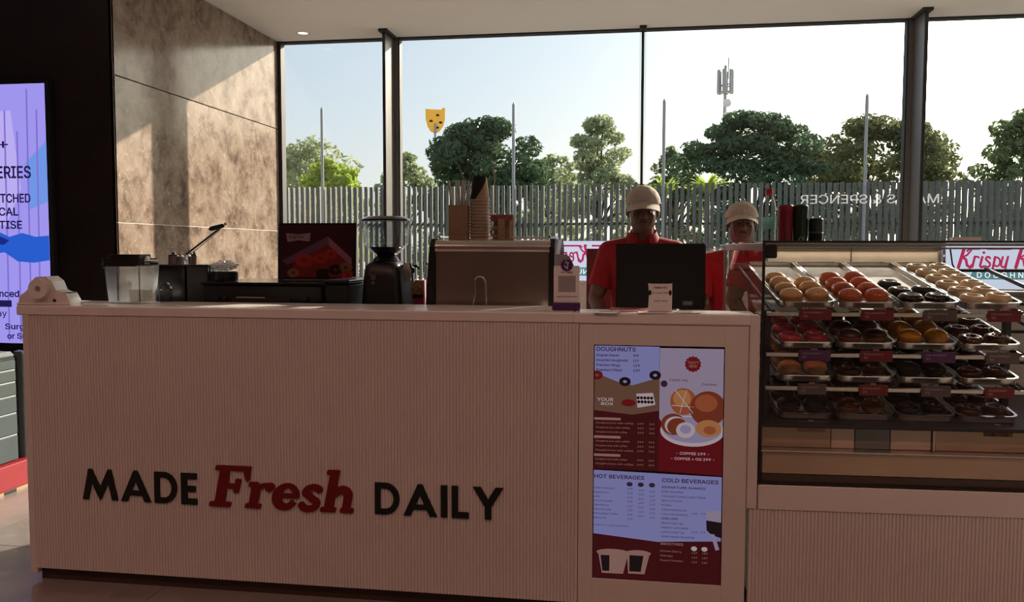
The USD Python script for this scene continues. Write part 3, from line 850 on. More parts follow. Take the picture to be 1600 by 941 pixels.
part('corner_edge', box(DW - .009, DW, .0, .012, Z(.5375), Z(1.411), .001), M['matte_black'], dc)
part('back_post', box(DW - .016, DW, DD - .02, DD, Z(.757), Z(1.405), .002), M['steel'], dc)
part('top_pane', box(.002, DW, .012, DD, Z(1.4055), Z(1.4115)), M['case_glass'], dc)
part('glass_clamp', box(.010, .052, .012, .05, Z(1.350), Z(1.405), .005), M['matte_black'], dc)
part('back_post', box(-.002, .016, DD - .02, DD, Z(.757), Z(1.405), .002), M['steel'], dc)
part('shelf_post', box(.028, .052, .10, .125, Z(.757), Z(1.16), .003), M['dark_metal'], dc)
part('shelf_post', box(.932, .958, .255, .28, Z(.757), Z(1.19), .003), M['dark_metal'], dc)
part('shelf_post', box(1.40, 1.43, .10, .125, Z(.757), Z(1.16), .003), M['dark_metal'], dc)
part('header', box(.19, .94, DD - .035, DD - .01, Z(1.322), Z(1.397), .003), mat('cream_header', (.60, .50, .38), .5), dc)
part('header_frame', [box(.18, .95, DD - .045, DD - .034, Z(1.392), Z(1.402), .002), box(.936, .95, DD - .045, DD - .034, Z(1.322), Z(1.392), .002), box(.18, .19, DD - .045, DD - .034, Z(1.322), Z(1.392), .002)], M['steel'], dc)
part('header_join', box(.558, .562, DD - .037, DD - .033, Z(1.325), Z(1.392)), M['toe'], dc)
part('sliding_door', box(.02, .70, DD - .02, DD - .012, Z(.76), Z(1.318), .002), M['bronze_steel'], dc)

part('lamp_housing', box(.03, 1.42, DD - .075, DD - .046, Z(1.384), Z(1.392), .002), M['steel'], dc)
ll = UsdLux.RectLight.Define(stage, dc + '/lamp')
ll.CreateWidthAttr(1.36); ll.CreateHeightAttr(.022); ll.CreateIntensityAttr(14.0); ll.CreateColorAttr(Gf.Vec3f(1.0, .86, .72))
ll.AddTransformOp().Set(gf(trs((.725, DD - .061, Z(1.3835)), rx=-.35)))
TILT = math.radians(10.2)
ROWS = [1.192, 1.044, .921, .783]          # height of the tray rims at the front of each shelf
TL, TWD, TH = .76, .198, .022
for i, z in enumerate(ROWS):
    lo = z - TH - .012
    part('shelf_front', turn(box(.03, 1.42, -.045, -.030, -.010, .004, .002), trs((0, .105, lo - .537), rx=TILT)), M['steel'], dc)
    for xx in [.055 + .2135 * k for k in range(7)]:
        part('shelf_rail', turn(box(xx - .006, xx + .006, -.03, .78, -.006, .0098, .002), trs((0, .105, lo - .537), rx=TILT)), M['dark_metal'], dc)
    part('shelf_back_bar', turn(box(.03, 1.42, .772, .786, -.012, 0, .002), trs((0, .105, lo - .537), rx=TILT)), M['dark_metal'], dc)

# trays
M['pan'] = mat('tray_steel', (.62, .60, .57), .22, .9, vary=.05, scale=20)
M['liner'] = mat('tray_liner', (.80, .79, .76), .45)
outer = rrect(0, TWD, 0, TL, .030)
inner = outer.buffer(-.004)


def tray_parts(t, liner=True):
    part('pan', join(plate(outer.buffer(-.001), -.0015, .0015), plate(outer.difference(inner), .001, TH)), M['pan'], t)
    part('rim', join(plate(outer.buffer(.006).difference(inner), TH - .002, TH + .002)), M['chrome'], t)
    if liner:
        part('liner', plate(outer.buffer(-.009), .0016, .003), M['liner'], t)


def dough(name, c):
    return mat(name, c, .55, vary=.22, scale=35, bump=.1, bscale=120)


def icing(name, c, rough=.22):
    return mat(name, c, rough, vary=.12, scale=40)


D = {'gold': dough('golden_dough', (.42, .22, .08)), 'pale': dough('pale_dough', (.55, .38, .22)), 'brown': dough('brown_dough', (.20, .085, .035)), 'darkb': dough('cocoa_dough', (.035, .018, .013)), 'orange': dough('orange_dough', (.42, .13, .04))}
I = {'glaze': icing('sugar_glaze', (.62, .36, .15)), 'amber': icing('amber_glaze', (.50, .10, .035)), 'choc': icing('dark_chocolate', (.012, .008, .008)), 'milk': icing('milk_chocolate', (.07, .026, .015)), 'pink': icing('pink_icing', (.48, .06, .085)), 'cream': icing('cream_icing', (.66, .50, .33)), 'yellow': icing('mango_glaze', (.66, .27, .015), .15), 'white': icing('white_icing', (.72, .66, .58)), 'peach': icing('peach_glaze', (.60, .24, .11)), 'black': icing('black_cocoa_glaze', (.012, .009, .012), .15), 'red': icing('red_crumb', (.25, .02, .02))}


def torus(R, r, h, a0=0, a1=360, seg=26, ns=12, zc=0.0):
    V, Fc = [], []
    A = np.linspace(0, 2 * np.pi, seg, endpoint=False); B = np.radians(np.linspace(a0, a1, ns + 1))
    for a in A:
        for b in B:
            V.append(((R + r * math.cos(b)) * math.cos(a), (R + r * math.cos(b)) * math.sin(a), zc + h * math.sin(b)))
    n = ns + 1
    for i in range(seg):
        for j in range(ns):
            p, q_ = i * n + j, ((i + 1) % seg) * n + j
            Fc += [(p, q_, q_ + 1), (p, q_ + 1, p + 1)]
    return trimesh.Trimesh(V, Fc, process=False)


def wob(m, k, s, seed):
    v = m.vertices
    m.vertices = v * (1 + k * (meshkit.noise(v * s + 5, seed)[:, None] - .5))
    return m


def shell_doughnut(t, dk, ik, extra=None):
    part('dough', wob(lathe([(0, 0), (.030, .002), (.043, .012), (.046, .021), (.043, .031), (.036, .038), (.022, .043), (0, .044)], 22), .10, 40, 3), D[dk], t, smooth=True)
    part('icing', wob(lathe([(.0455, .026), (.045, .030), (.040, .037), (.026, .0445), (.012, .0465), (0, .0470)], 22), .08, 40, 3), I[ik], t, smooth=True)
    if extra == 'drizzle':
        pts = [(.036 * math.sin(k * 1.0) * (.4 + .05 * k), -.034 + .0052 * k, .047 - .000006 * 0 - 8 * (.036 * math.sin(k) * (.4 + .05 * k)) ** 2 - 7 * (-.034 + .0052 * k) ** 2) for k in range(14)]
        part('drizzle', tube(pts, .0022, 6), I['white'], t)


def ring_doughnut(t, dk, ik, extra=None):
    part('dough', wob(torus(.030, .0185, .0165, zc=.0165), .06, 50, 4), D[dk], t, smooth=True)
    part('icing', wob(torus(.030, .0192, .0172, -12, 192, zc=.0172), .06, 50, 4), I[ik], t, smooth=True)
    if extra == 'halo':
        part('halo', torus(.0165, .0024, .0024, zc=.0310, seg=22, ns=6), I['white'], t, smooth=True)
        part('edge_halo', torus(.0440, .0026, .0026, zc=.0245, seg=22, ns=6), I['white'], t, smooth=True)
    if extra in ('sprinkle', 'chips'):
        r = np.random.default_rng(5); ms_ = []
        for _ in range(22):
            a, b = r.uniform(0, 6.28), r.uniform(.35, 2.7)
            p = np.array([(.030 + .0196 * math.cos(b)) * math.cos(a), (.030 + .0196 * math.cos(b)) * math.sin(a), .0172 + .0176 * math.sin(b)])
            ms_.append(turn(box(-.0045, .0045, -.0016, .0016, -.0014, .0014), trs(p, rz=r.uniform(0, 3), rx=r.uniform(-.5, .5))))
        part('sprinkles', join(*ms_), I['white' if extra == 'sprinkle' else 'red'], t, kind='stuff')


SPOT2 = lambda n, k0=0: [(c, k) for k in range(k0, n) for c in (0, 1)]
# shelf, column, tray words, doughnut words, shape, dough, icing, extra, spots (column, row from the front), row pitch
TRAYS = [
    (0, 0, 'golden sugar-glazed filled doughnuts', 'round golden sugar-glazed doughnut', 'shell', 'gold', 'glaze', None, SPOT2(4)[:7], .098),
    (0, 1, 'amber-glazed filled doughnuts', 'round amber-red glazed doughnut', 'shell', 'orange', 'amber', None, SPOT2(4), .098),
    (0, 2, 'dark chocolate ring doughnuts with white rims', 'dark chocolate ring doughnut with pale rim', 'ring', 'darkb', 'choc', 'halo', [(0, 0), (1, 0), (0, 1), (1, 1.15), (0, 2.1)], .115),
    (0, 3, 'pale cream-glazed ring doughnuts', 'pale cream-glazed ring doughnut', 'ring', 'pale', 'cream', None, SPOT2(6), .112),
    (1, 0, 'pink iced ring doughnuts', 'pink iced ring doughnut', 'ring', 'orange', 'pink', None, SPOT2(3), .120),
    (1, 1, 'reddish brown filled doughnuts', 'round reddish brown doughnut with chocolate top', 'shell', 'brown', 'milk', None, SPOT2(3), .125),
    (1, 2, 'shiny mango-yellow filled doughnuts', 'round shiny mango-yellow glazed doughnut', 'shell', 'gold', 'yellow', None, SPOT2(4), .105),
    (1, 3, 'brown ring doughnuts with white sprinkles', 'brown ring doughnut with white sprinkles', 'ring', 'brown', 'milk', 'sprinkle', SPOT2(4), .120),
    (2, 0, 'large peach-glazed filled doughnuts', 'round peach-glazed doughnut', 'shell', 'pale', 'peach', None, SPOT2(4), .108),
    (2, 1, 'milk chocolate ring doughnuts', 'plain milk chocolate ring doughnut', 'ring', 'brown', 'milk', None, SPOT2(4), .118),
    (2, 2, 'glossy black chocolate filled doughnuts', 'round glossy black chocolate doughnut', 'shell', 'darkb', 'choc', None, SPOT2(4), .115),
    (2, 3, 'chocolate ring doughnuts with red crumbs', 'chocolate ring doughnut with red crumbs', 'ring', 'darkb', 'milk', 'chips', SPOT2(4), .118),
    (3, 0, 'black cocoa filled doughnuts', 'round black cocoa doughnut', 'shell', 'darkb', 'black', None, SPOT2(3), .120),
    (3, 1, 'drizzled chocolate doughnuts', 'round chocolate doughnut with white drizzle', 'shell', 'brown', 'milk', 'drizzle', SPOT2(3), .120),
    (3, 2, 'cocoa ring doughnuts', 'dark cocoa ring doughnut', 'ring', 'darkb', 'black', None, SPOT2(3), .120),
    (3, 3, 'brown cake ring doughnuts', 'brown cake ring doughnut', 'ring', 'brown', 'milk', None, SPOT2(3), .120),
]
SHELF = ['top shelf', 'second shelf', 'third shelf', 'lowest shelf']
COLX = [.083 + .2137 * k for k in range(4)]
CARD = ['red price card hanging under the tray of ', 'purple-grey price card hanging under the tray of ']
first_tray = None
for (sh_, co, tw_, dw_, shape, dk_, ik_, ex_, spots_, pitch) in TRAYS:
    lab = f'steel tray of {tw_} on the {SHELF[sh_]}'
    TM = CASE @ trs((COLX[co], .105, ROWS[sh_] - TH), rx=TILT)
    if first_tray is None:
        t = first_tray = thing('doughnut_tray', lab, 'tray', M=TM, group='trays in the doughnut case')
        tray_parts(t)
    else:
        dup(first_tray, TM, lab, 'trays in the doughnut case')
    src = None
    grp = f'{tw_} on the {SHELF[sh_]}'
    for (c, k) in spots_:
        jx, jy = rng.uniform(-.0015, .0015, 2)
        big = .92 if shape == 'shell' else .885
        DM = TM @ trs((.0515 + .095 * c + jx, .062 + pitch * k + jy + .012 * c, .0046), rz=float(rng.uniform(0, 6.28)), rx=float(rng.uniform(-.02, .02))) @ np.diag([big, big, big * (1.22 if shape == 'shell' else 1.12) * float(rng.uniform(.94, 1.06)), 1])
        dlab = f"{dw_}, {['front', 'second', 'third', 'fourth', 'fifth', 'sixth'][int(k)]} row, {('counter', 'far')[c]} side of its {SHELF[sh_]} tray"
        if src is None:
            src = thing('doughnut', dlab, 'doughnut', M=DM, group=grp)
            (shell_doughnut if shape == 'shell' else ring_doughnut)(src, dk_, ik_, ex_)
        else:
            dup(src, DM, dlab, grp)

M['card_red'] = mat('price_card_red', (.16, .018, .025), .4)
M['card_grey'] = mat('price_card_grey', (.11, .085, .09), .35)
M['card_purple'] = mat('price_card_purple', (.09, .03, .12), .4)
M['card_ink'] = mat('price_card_print', (.55, .42, .40), .5)
for (sh_, co, tw_, *_r) in TRAYS:
    if sh_ == 3 and co in (1, 2):
        continue
    cm = 'card_grey' if (sh_, co) in ((0, 2), (1, 3), (2, 0), (2, 2), (3, 0)) else 'card_purple' if (sh_, co) in ((1, 0), (1, 2)) else 'card_red'
    wcd = .112 if sh_ < 2 else .10
    p = case_thing('price_card', f'small {dict(card_grey="grey", card_purple="purple", card_red="dark red")[cm]} price card under the tray of {tw_}', 'price card', (COLX[co] + .060, .055, ROWS[sh_] - TH - .042), 'price cards in the case')
    part('holder', box(0, wcd, 0, .003, 0, .040, .001), M[cm], p)
    part('print', join(text('DOUGHNUT', .006, .012, .024, -.0002, .0003, width=wcd * .62), text('99', .009, .012, .009, -.0002, .0003)), M['card_ink'], p)
    part('clip', box(wcd * .4, wcd * .6, .003, .012, .030, .044, .001), M['steel'], p)

# ------------------------------------------------------------------ the lit brand sign at the back of the case
M['lightbox'] = glow('lit_pale_blue', (200, 208, 228))
M['lb_red'] = glow('lit_brand_red', (176, 40, 84))
M['lb_teal'] = glow('lit_teal', (84, 128, 134))
M['lb_white'] = glow('lit_white', (232, 240, 244))


def script_word(h):
    """'Krispy Kreme' in a bold slanted script, baseline z = 0, capital height h; drawn with round strokes."""
    w = .18

    def K():
        return [st([(.12, 0), (.42, 1.0)], w, 1, 1), st([(.42, 1.0), (.30, 1.02)], w * .6, 1, 1), st([(.34, .55), (.58, .66), (.80, .92)], w * .55, 1, 1), st([(.34, .55), (.52, .42), (.58, .1), (.74, -.02), (.86, .14)], w * .8, 1, 1)]

    def r_(x):
        return [st([(x, .02), (x + .14, .58)], w * .7, 1, 1), st([(x + .10, .42)] + arc(x + .25, .46, .12, .12, 160, 30, 8), w * .55, 1, 1)]

    def i_(x):
        return [st([(x + .12, .56), (x, .12)] + arc(x + .09, .10, .09, .1, 180, 330, 6), w * .7, 1, 1), Point(x + .2, .80).buffer(.075)]

    def s_(x):
        return [st(arc(x + .2, .46, .11, .11, 20, 200, 10) + arc(x + .16, .16, .15, .14, 60, -140, 12), w * .6, 1, 1)]

    def p_(x):
        return [st([(x + .12, .56), (x - .08, -.36)], w * .7, 1, 1), st(arc(x + .2, .30, .18, .24, 140, -150, 16), w * .55, 1, 1)]

    def y_(x):
        return [st([(x + .08, .56), (x, .22)] + arc(x + .12, .14, .13, .13, 170, 300, 8) + [(x + .34, .5)], w * .6, 1, 1), st([(x + .36, .58), (x + .18, -.24)] + arc(x + .06, -.26, .13, .12, 0, -150, 8), w * .6, 1, 1)]

    def e_(x):
        return [st([(x + .02, .26), (x + .28, .36)] + arc(x + .17, .38, .13, .18, 0, 190, 12) + arc(x + .18, .2, .16, .19, 180, 320, 8), w * .6, 1, 1)]

    def m_(x):
        return [st([(x + .12, .56), (x, .02)], w * .65, 1, 1), st([(x + .08, .36)] + arc(x + .24, .42, .12, .14, 150, 10, 8) + [(x + .26, .02)], w * .6, 1, 1), st([(x + .34, .36)] + arc(x + .5, .42, .12, .14, 150, 10, 8) + [(x + .54, .1), (x + .64, .06)], w * .6, 1, 1)]

    sh1 = K() + r_(.86) + i_(1.28) + s_(1.5) + p_(1.96) + y_(2.40) + [st([(.56, .86), (.72, 1.0), (1.30, 1.0)], .1, 2, 1), st([(1.66, 1.0), (2.95, 1.0)], .1, 2, 1)]
    off = lambda gs_, dx: [affinity.translate(g_, dx, 0) for g_ in gs_]
    sh2 = off(K(), 3.05) + r_(3.91) + e_(4.28) + m_(4.72) + e_(5.42) + [st([(3.65, .9), (3.8, 1.0), (5.7, 1.0)], .1, 2, 1)]
    g = unary_union(sh1 + sh2)
    return affinity.scale(g, h, h, origin=(0, 0)), 5.8 * h


def brand_sign(path, w, hgt, x_text, h):
    part('housing', box(0, w, .004, .045, 0, hgt, .004), M['white'], path)
    part('face', box(.006, w - .006, 0, .0045, .006, hgt - .006), M['lightbox'], path)
    g, _ = script_word(h)
    g = affinity.scale(g, .95, 1.0, origin=(0, 0))
    part('script_lettering', flat(affinity.translate(g, x_text, hgt * .475), .001, -.0005), M['lb_red'], path, label='pink-red script lettering')
    bw = h * 3.9
    bx = x_text + .066 * (h / .078)
    ban = Polygon([(bx - .012, hgt * .30), (bx, hgt * .225), (bx + bw, hgt * .225), (bx + bw + .012, hgt * .30), (bx + bw, hgt * .385), (bx, hgt * .385)])
    part('banner', flat(ban, .001, -.0005), M['lb_teal'], path, label='teal banner with white capitals')
    part('banner_lettering', text('D O U G H N U T S', h * .29, bx + .014, hgt * .26, -.0016, .0008, True, width=bw - .03), M['lb_white'], path)


bc = thing('back_cabinet', 'low pale cabinet behind the case, under the lit brand sign', 'cabinet', (1.75, 4.14, 0))
part('body', box(1.15, 2.6, 4.14, 4.55, .06, 1.165, .004), M['laminate'], bc, **W)
part('top', box(1.14, 2.61, 4.12, 4.57, 1.165, 1.188, .003), M['steel'], bc, **W)
part('plinth', box(1.18, 2.57, 4.17, 4.5, 0, .06), M['toe'], bc, **W)
bs = thing('brand_sign', 'lit pale blue box sign with pink-red script behind the pale ring doughnuts', 'sign', M=trs((1.425, 4.16, 1.1935), rx=-.10))
brand_sign(bs, .95, .226, .050, .086)
part('edge_frame', join(box(-.008, 0, -.004, .05, 0, .232), box(-.008, .96, -.004, .05, .226, .232)), M['chrome'], bs)
part('cable', tube([(.022, -.004, .20), (.030, -.010, .12), (.046, -.012, .085)], .0035, 8), M['matte_black'], bs)
part('cable_plug', box(.036, .060, -.02, -.004, .070, .086, .003), M['matte_black'], bs)

# the same sign by the window, turned to the street and seen from behind
b2 = thing('window_sign', 'lit box sign by the window, its pink script reversed, beside the capped man shoulder', 'sign', M=trs((-.005, 5.63, 1.175), rz=math.pi))
part('housing', box(0, .56, .004, .04, 0, .262, .003), M['lightbox'], b2)
part('front_face', box(.004, .556, 0, .0045, .004, .258), M['lightbox'], b2)
part('end_cap', box(.50, .562, .002, .044, -.002, .264, .003), mat('sign_end_cap', (.42, .43, .48), .4), b2)
gk, _ = script_word(.105)
gk = affinity.translate(affinity.scale(gk, .86, 1, origin=(0, 0)), .035, .125).intersection(sbox(0, 0, .54, .25))
part('script_lettering', turn(flat(gk, .001, .0), trs((0, .0415, 0))), M['lb_red'], b2, label='pink-red script seen reversed')
part('banner', turn(flat(sbox(.06, .03, .50, .085), .001, 0), trs((0, .0415, 0))), M['lb_teal'], b2)
part('banner_lettering', turn(text('DOUGHNUTS', .032, .10, .042, 0, .0008, True, width=.38), trs((0, .0428, 0))), M['lb_white'], b2)
st2 = thing('window_table', 'narrow maroon cabinet behind the capped man under the reversed lit sign', 'cabinet', (-.26, 5.4, 0))
part('body', box(-.62, .2, 5.45, 5.95, .05, 1.155, .004), M['laminate'], st2, **W)
part('top', box(-.63, .21, 5.43, 5.97, 1.155, 1.173, .003), M['laminate'], st2, **W)
part('plinth', box(-.6, .18, 5.5, 5.9, 0, .05), M['toe'], st2, **W)
mp = thing('maroon_panel', 'tall maroon panel standing behind the capped man', 'panel', (-.14, 5.0, 0))
part('board', box(-.305, .08, 5.0, 5.03, .03, 1.385, .003), M['maroon'], mp, **W)
part('foot', box(-.30, -.24, 4.9, 5.13, 0, .03, .003), M['dark_metal'], mp, **W)
part('foot', box(.0, .06, 4.9, 5.13, 0, .03, .003), M['dark_metal'], mp, **W)

# ------------------------------------------------------------------ bottles on the case
CT = 1.4117
RS = 1.4035
part('rear_shelf', box(.02, .52, DD + .001, DD + .30, Z(RS - .006), Z(RS), .002), M['steel'], dc)
CTOP = lambda x, y: (x * 1.102, y * 1.102, RS)
wbt = thing('water_bottle', 'clear plastic water bottle with a red cap on the shelf behind the case top', 'bottle', M=trs(CTOP(.574, 3.85)) @ np.diag([1.1, 1.1, 1.16, 1]))
R = .031
part('bottle_body', lathe([(0, .004), (.024, 0), (.030, .006), (R, .02), (R, .055), (.028, .06), (R, .066), (R, .12), (.029, .126), (R, .132), (.030, .16), (.024, .186), (.014, .204), (.0125, .215)], 28), M['clear'], wbt, smooth=True)
part('water', lathe([(0, .006), (.027, .008), (.029, .02), (.029, .05), (.0265, .06), (.0285, .07), (.0285, .095), (0, .095)], 24), M['clear'], wbt, smooth=True)
part('cap', lathe([(0, .236), (.0145, .236), (.0155, .232), (.0155, .214), (0, .214)], 24), mat('red_cap', (.55, .02, .03), .4), wbt)
part('neck_ring', lathe([(.0125, .209), (.0165, .209), (.0165, .2125), (.0125, .2125)], 24), mat('red_neck_ring', (.6, .05, .06), .4), wbt)
part('bottle_label', lathe([(R + .0006, .068), (R + .0006, .118)], 28), usdkit.material(stage, '/World/Looks/bottle_label', {"a": ("transparent_bsdf", {"color": (.8, .95, .92)}), "d": ("diffuse_bsdf", {"color": (.35, .62, .58)}), "m": ("mix_closure", {"fac": .55})}, [("a.BSDF", "m.closure1"), ("d.BSDF", "m.closure2")], surface="m.closure"), wbt)


def tumbler(name, label, x, y, r, h, body, lid):
    p = thing(name, label, 'tumbler', M=trs(CTOP(x, y)) @ np.diag([1.1, 1.1, 1.18, 1]))
    part('body', lathe([(0, 0), (r * .88, 0), (r * .92, .004), (r, h * .8), (r, h - .022), (0, h - .022)], 28), body, p, smooth=30)
    part('lid', lathe([(0, h), (r * .85, h), (r * .97, h - .004), (r * 1.03, h - .010), (r * 1.03, h - .022), (0, h - .022)], 28), lid, p, smooth=30)
    return p


tumbler('tumbler', 'dark red tumbler beside the water bottle behind the case top', .637, 3.80, .033, .163, mat('red_tumbler', (.20, .008, .022), .3), mat('red_lid', (.26, .015, .03), .35))
gtb = tumbler('tumbler', 'dark green tumbler with a pale emblem, between the red tumbler and the black jar', .700, 3.80, .032, .163, mat('green_tumbler', (.012, .028, .017), .3), mat('green_lid', (.010, .022, .014), .35))
part('emblem', flat(unary_union([st(arc(0, .018, .012, .014, 20, 320, 14), .003, 1, 1), st([(-.004, .012), (.008, .030)], .003, 1, 1)]), .0012, -.0318), mat('pale_emblem', (.25, .36, .33), .5), gtb)
bj = thing('black_jar', 'short black jar with a ribbed lid at the end of the tumblers', 'jar', M=trs(CTOP(.765, 3.80)) @ np.diag([1.1, 1.1, 1.18, 1]))
part('body', lathe([(0, 0), (.028, 0), (.030, .003), (.030, .045), (.028, .047), (.028, .052), (0, .052)], 28), M['black_gloss'], bj, smooth=30)
part('lid', lathe([(0, .108), (.028, .108), (.0305, .105), (.0305, .053), (0, .053)], 28), M['black'], bj, smooth=30)
part('band', lathe([(.0302, .046), (.0312, .047), (.0312, .051), (.0302, .052)], 28), M['dark_metal'], bj)
wt_ = thing('spare_tray', 'white shallow tray lying on the far end of the case top', 'tray', M=CASE @ trs((.815, .45, CT), rz=-.25))
part('floor', box(0, .10, 0, .10, 0, .004, .001), M['white'], wt_)
part('rim', join(box(0, .10, 0, .006, .004, .02), box(0, .10, .094, .10, .004, .02), box(0, .006, .006, .094, .004, .02), box(.094, .10, .006, .094, .004, .02)), M['white'], wt_)

# ------------------------------------------------------------------ things on the counter and on the work counter
# white dispenser at the counter's end
wd_ = thing('tape_dispenser', 'white plastic tape dispenser at the far end of the counter, by the lit poster', 'dispenser', (-2.41, 3.12, ZT), rz=.1)
prof = Polygon([(-.105, 0), (.105, 0), (.10, .018), (.086, .044), (.060, .050), (.045, .058), (.030, .095), (.008, .112), (-.030, .110), (-.052, .090), (-.062, .062), (-.075, .05), (-.098, .035)]).buffer(.006).intersection(sbox(-.2, 0, .2, .2))
part('body', flat(prof, .085, .045), M['white'], wd_)
part('roll', turn(lathe([(.012, -.02), (.040, -.02), (.040, .02), (.012, .02), (.012, -.02)], 26), trs((-.012, -.044, .068), rx=math.pi / 2)), M['white_paper'], wd_)
part('base_lip', box(-.112, .112, -.050, .052, 0, .010, .003), M['white'], wd_)
part('cutter', box(.050, .090, -.038, .038, .048, .053, .001), M['chrome'], wd_)
part('button', turn(lathe([(0, 0), (.006, 0), (.006, .004), (0, .004)], 14), trs((.045, -.042, .020), rx=math.pi / 2)), M['dark_metal'], wd_)

# clear jug with a black lid
jg = thing('clear_jug', 'clear square plastic jug with a black lid and spout near the counter end', 'jug', (-2.135, 3.27, ZT))


def frustum(w0, d0, w1, d1, z0, z1, r, t=.004):
    o0, o1 = rrect(-w0, w0, -d0, d0, r), rrect(-w1, w1, -d1, d1, r)
    a = np.array(o0.exterior.coords)[:-1]; b = np.array(o1.exterior.coords)[:-1]
    n = len(a)
    V = np.vstack([np.c_[a, np.full(n, z0)], np.c_[b, np.full(n, z1)]])
    F_ = []
    for i in range(n):
        j = (i + 1) % n
        F_ += [(i, j, j + n), (i, j + n, i + n)]
    V = np.vstack([V, [0, 0, z0]])
    for i in range(n):
        F_.append((2 * n, (i + 1) % n, i))
    return trimesh.Trimesh(V, F_, process=False)


M['frosted'] = usdkit.material(stage, '/World/Looks/frosted_plastic', {'a': ('transparent_bsdf', {'color': (.9, .92, .93)}), 'd': ('diffuse_bsdf', {'color': (.62, .66, .68)}), 't': ('translucent_bsdf', {'color': (.62, .66, .68)}), 'm': ('mix_closure', {'fac': .5}), 'g': ('glossy_bsdf', {'roughness': .15}), 'm2': ('mix_closure', {'fac': .45}), 'm3': ('mix_closure', {'fac': .08})}, [('d.BSDF', 'm.closure1'), ('t.BSDF', 'm.closure2'), ('a.BSDF', 'm2.closure1'), ('m.closure', 'm2.closure2'), ('m2.closure', 'm3.closure1'), ('g.BSDF', 'm3.closure2')], surface='m3.closure')
part('jug_body', frustum(.078, .065, .090, .075, .008, .162, .022), M['frosted'], jg, smooth=40)
part('inner_sleeve', frustum(.066, .054, .078, .064, .016, .150, .018), M['clear'], jg, smooth=40)
part('foot', plate(rrect(-.080, .080, -.066, .066, .022), 0, .008), M['clear'], jg)
for x in (-.078, -.02, .078):
    part('rib', box(x - .0025, x + .0025, -.073, -.069, .012, .158), M['smoke'], jg)
part('lid', join(plate(rrect(-.094, .080, -.077, .077, .024), .158, .192), plate(rrect(-.080, .062, -.062, .062, .03), .192, .208)), M['black'], jg)
part('latch', join(box(.060, .098, -.05, .05, .166, .186, .006), ball((.085, -.03, .187), .010), ball((.07, .0, .190), .012)), M['chrome'], jg)
part('spout', tube([(-.088, -.02, .168), (-.112, -.02, .176), (-.124, -.02, .165), (-.116, -.02, .150)], [.009, .008, .007, .006], 10), M['black'], jg)

# black bin with a small jar, shakers and lever on it
kb = thing('black_bin', 'square black knock bin between the clear jug and the long flat grill', 'bin', (-2.08, 3.56, .90))
part('shell', join(box(-.132, .132, .02, .20, 0, .405, .004)), M['black'], kb)
part('front_panel', box(-.130, .02, 0, .02, 0, .404, .003), M['black_gloss'], kb)
part('front_panel', box(.024, .130, .004, .02, 0, .404, .003), mat('brown_black_panel', (.030, .022, .018), .3), kb)
part('rim', box(-.134, .134, -.002, .202, .402, .408, .002), M['dark_metal'], kb)
sj = thing('glass_shaker', 'small glass shaker standing on the ledge before the black bin', 'shaker', (-2.045, 3.375, ZT))
part('jar', lathe([(0, 0), (.026, 0), (.028, .004), (.027, .05), (.026, .054)], 22), M['smoke'], sj, smooth=30)
part('cap', lathe([(.0, .085), (.010, .085), (.020, .074), (.027, .062), (.028, .054), (.026, .053)], 22), M['dark_metal'], sj, smooth=30)
part('ring', lathe([(.0275, .052), (.0295, .052), (.0295, .057), (.0275, .057)], 22), M['chrome'], sj)
ZK = .90 + .408
for x, y, r, h, mk, lab in ((-2.150, 3.62, .024, .048, 'bronze_steel', 'squat brown tin on the black bin'), (-2.105, 3.60, .018, .042, 'chrome', 'small chrome shaker on the black bin, nearest the brown tin'),
                            (-2.068, 3.63, .016, .046, 'chrome', 'small chrome shaker on the black bin, in the middle of the cans'), (-2.035, 3.60, .013, .050, 'bronze_steel', 'thin brown shaker on the black bin, under the lever')):
    p = thing('shaker', lab, 'shaker', (x, y, ZK), group='shakers on the black bin')
    part('can', lathe([(0, 0), (r, 0), (r, h * .8), (0, h * .8)], 20), M[mk], p, smooth=30)
    part('cap', lathe([(0, h + .008), (r * .35, h + .008), (r * .4, h), (r * .9, h * .93), (r * 1.02, h * .8)], 20), M['dark_metal' if mk != 'chrome' else 'chrome'], p, smooth=30)
lv = thing('lever_arm', 'long thin metal lever with a black grip rising over the black bin', 'lever', (-2.135, 3.70, ZK))
part('foot', lathe([(0, 0), (.018, 0), (.016, .014), (.006, .020), (.006, .048), (0, .05)], 16), M['chrome'], lv)
part('rod', tube([(0, 0, .044), (.225, -.05, .183)], .0045, 10), M['dark_metal'], lv)
part('thin_rod', tube([(.012, -.006, .034), (.205, -.05, .160)], .0022, 8), M['chrome'], lv)
part('grip', tube([(.150, -.05, .163), (.160, -.05, .166), (.218, -.05, .180), (.225, -.05, .181)], [.006, .011, .010, .004], 12), M['black'], lv)
part('tip', ball((.232, -.052, .188), .007), M['chrome'], lv)

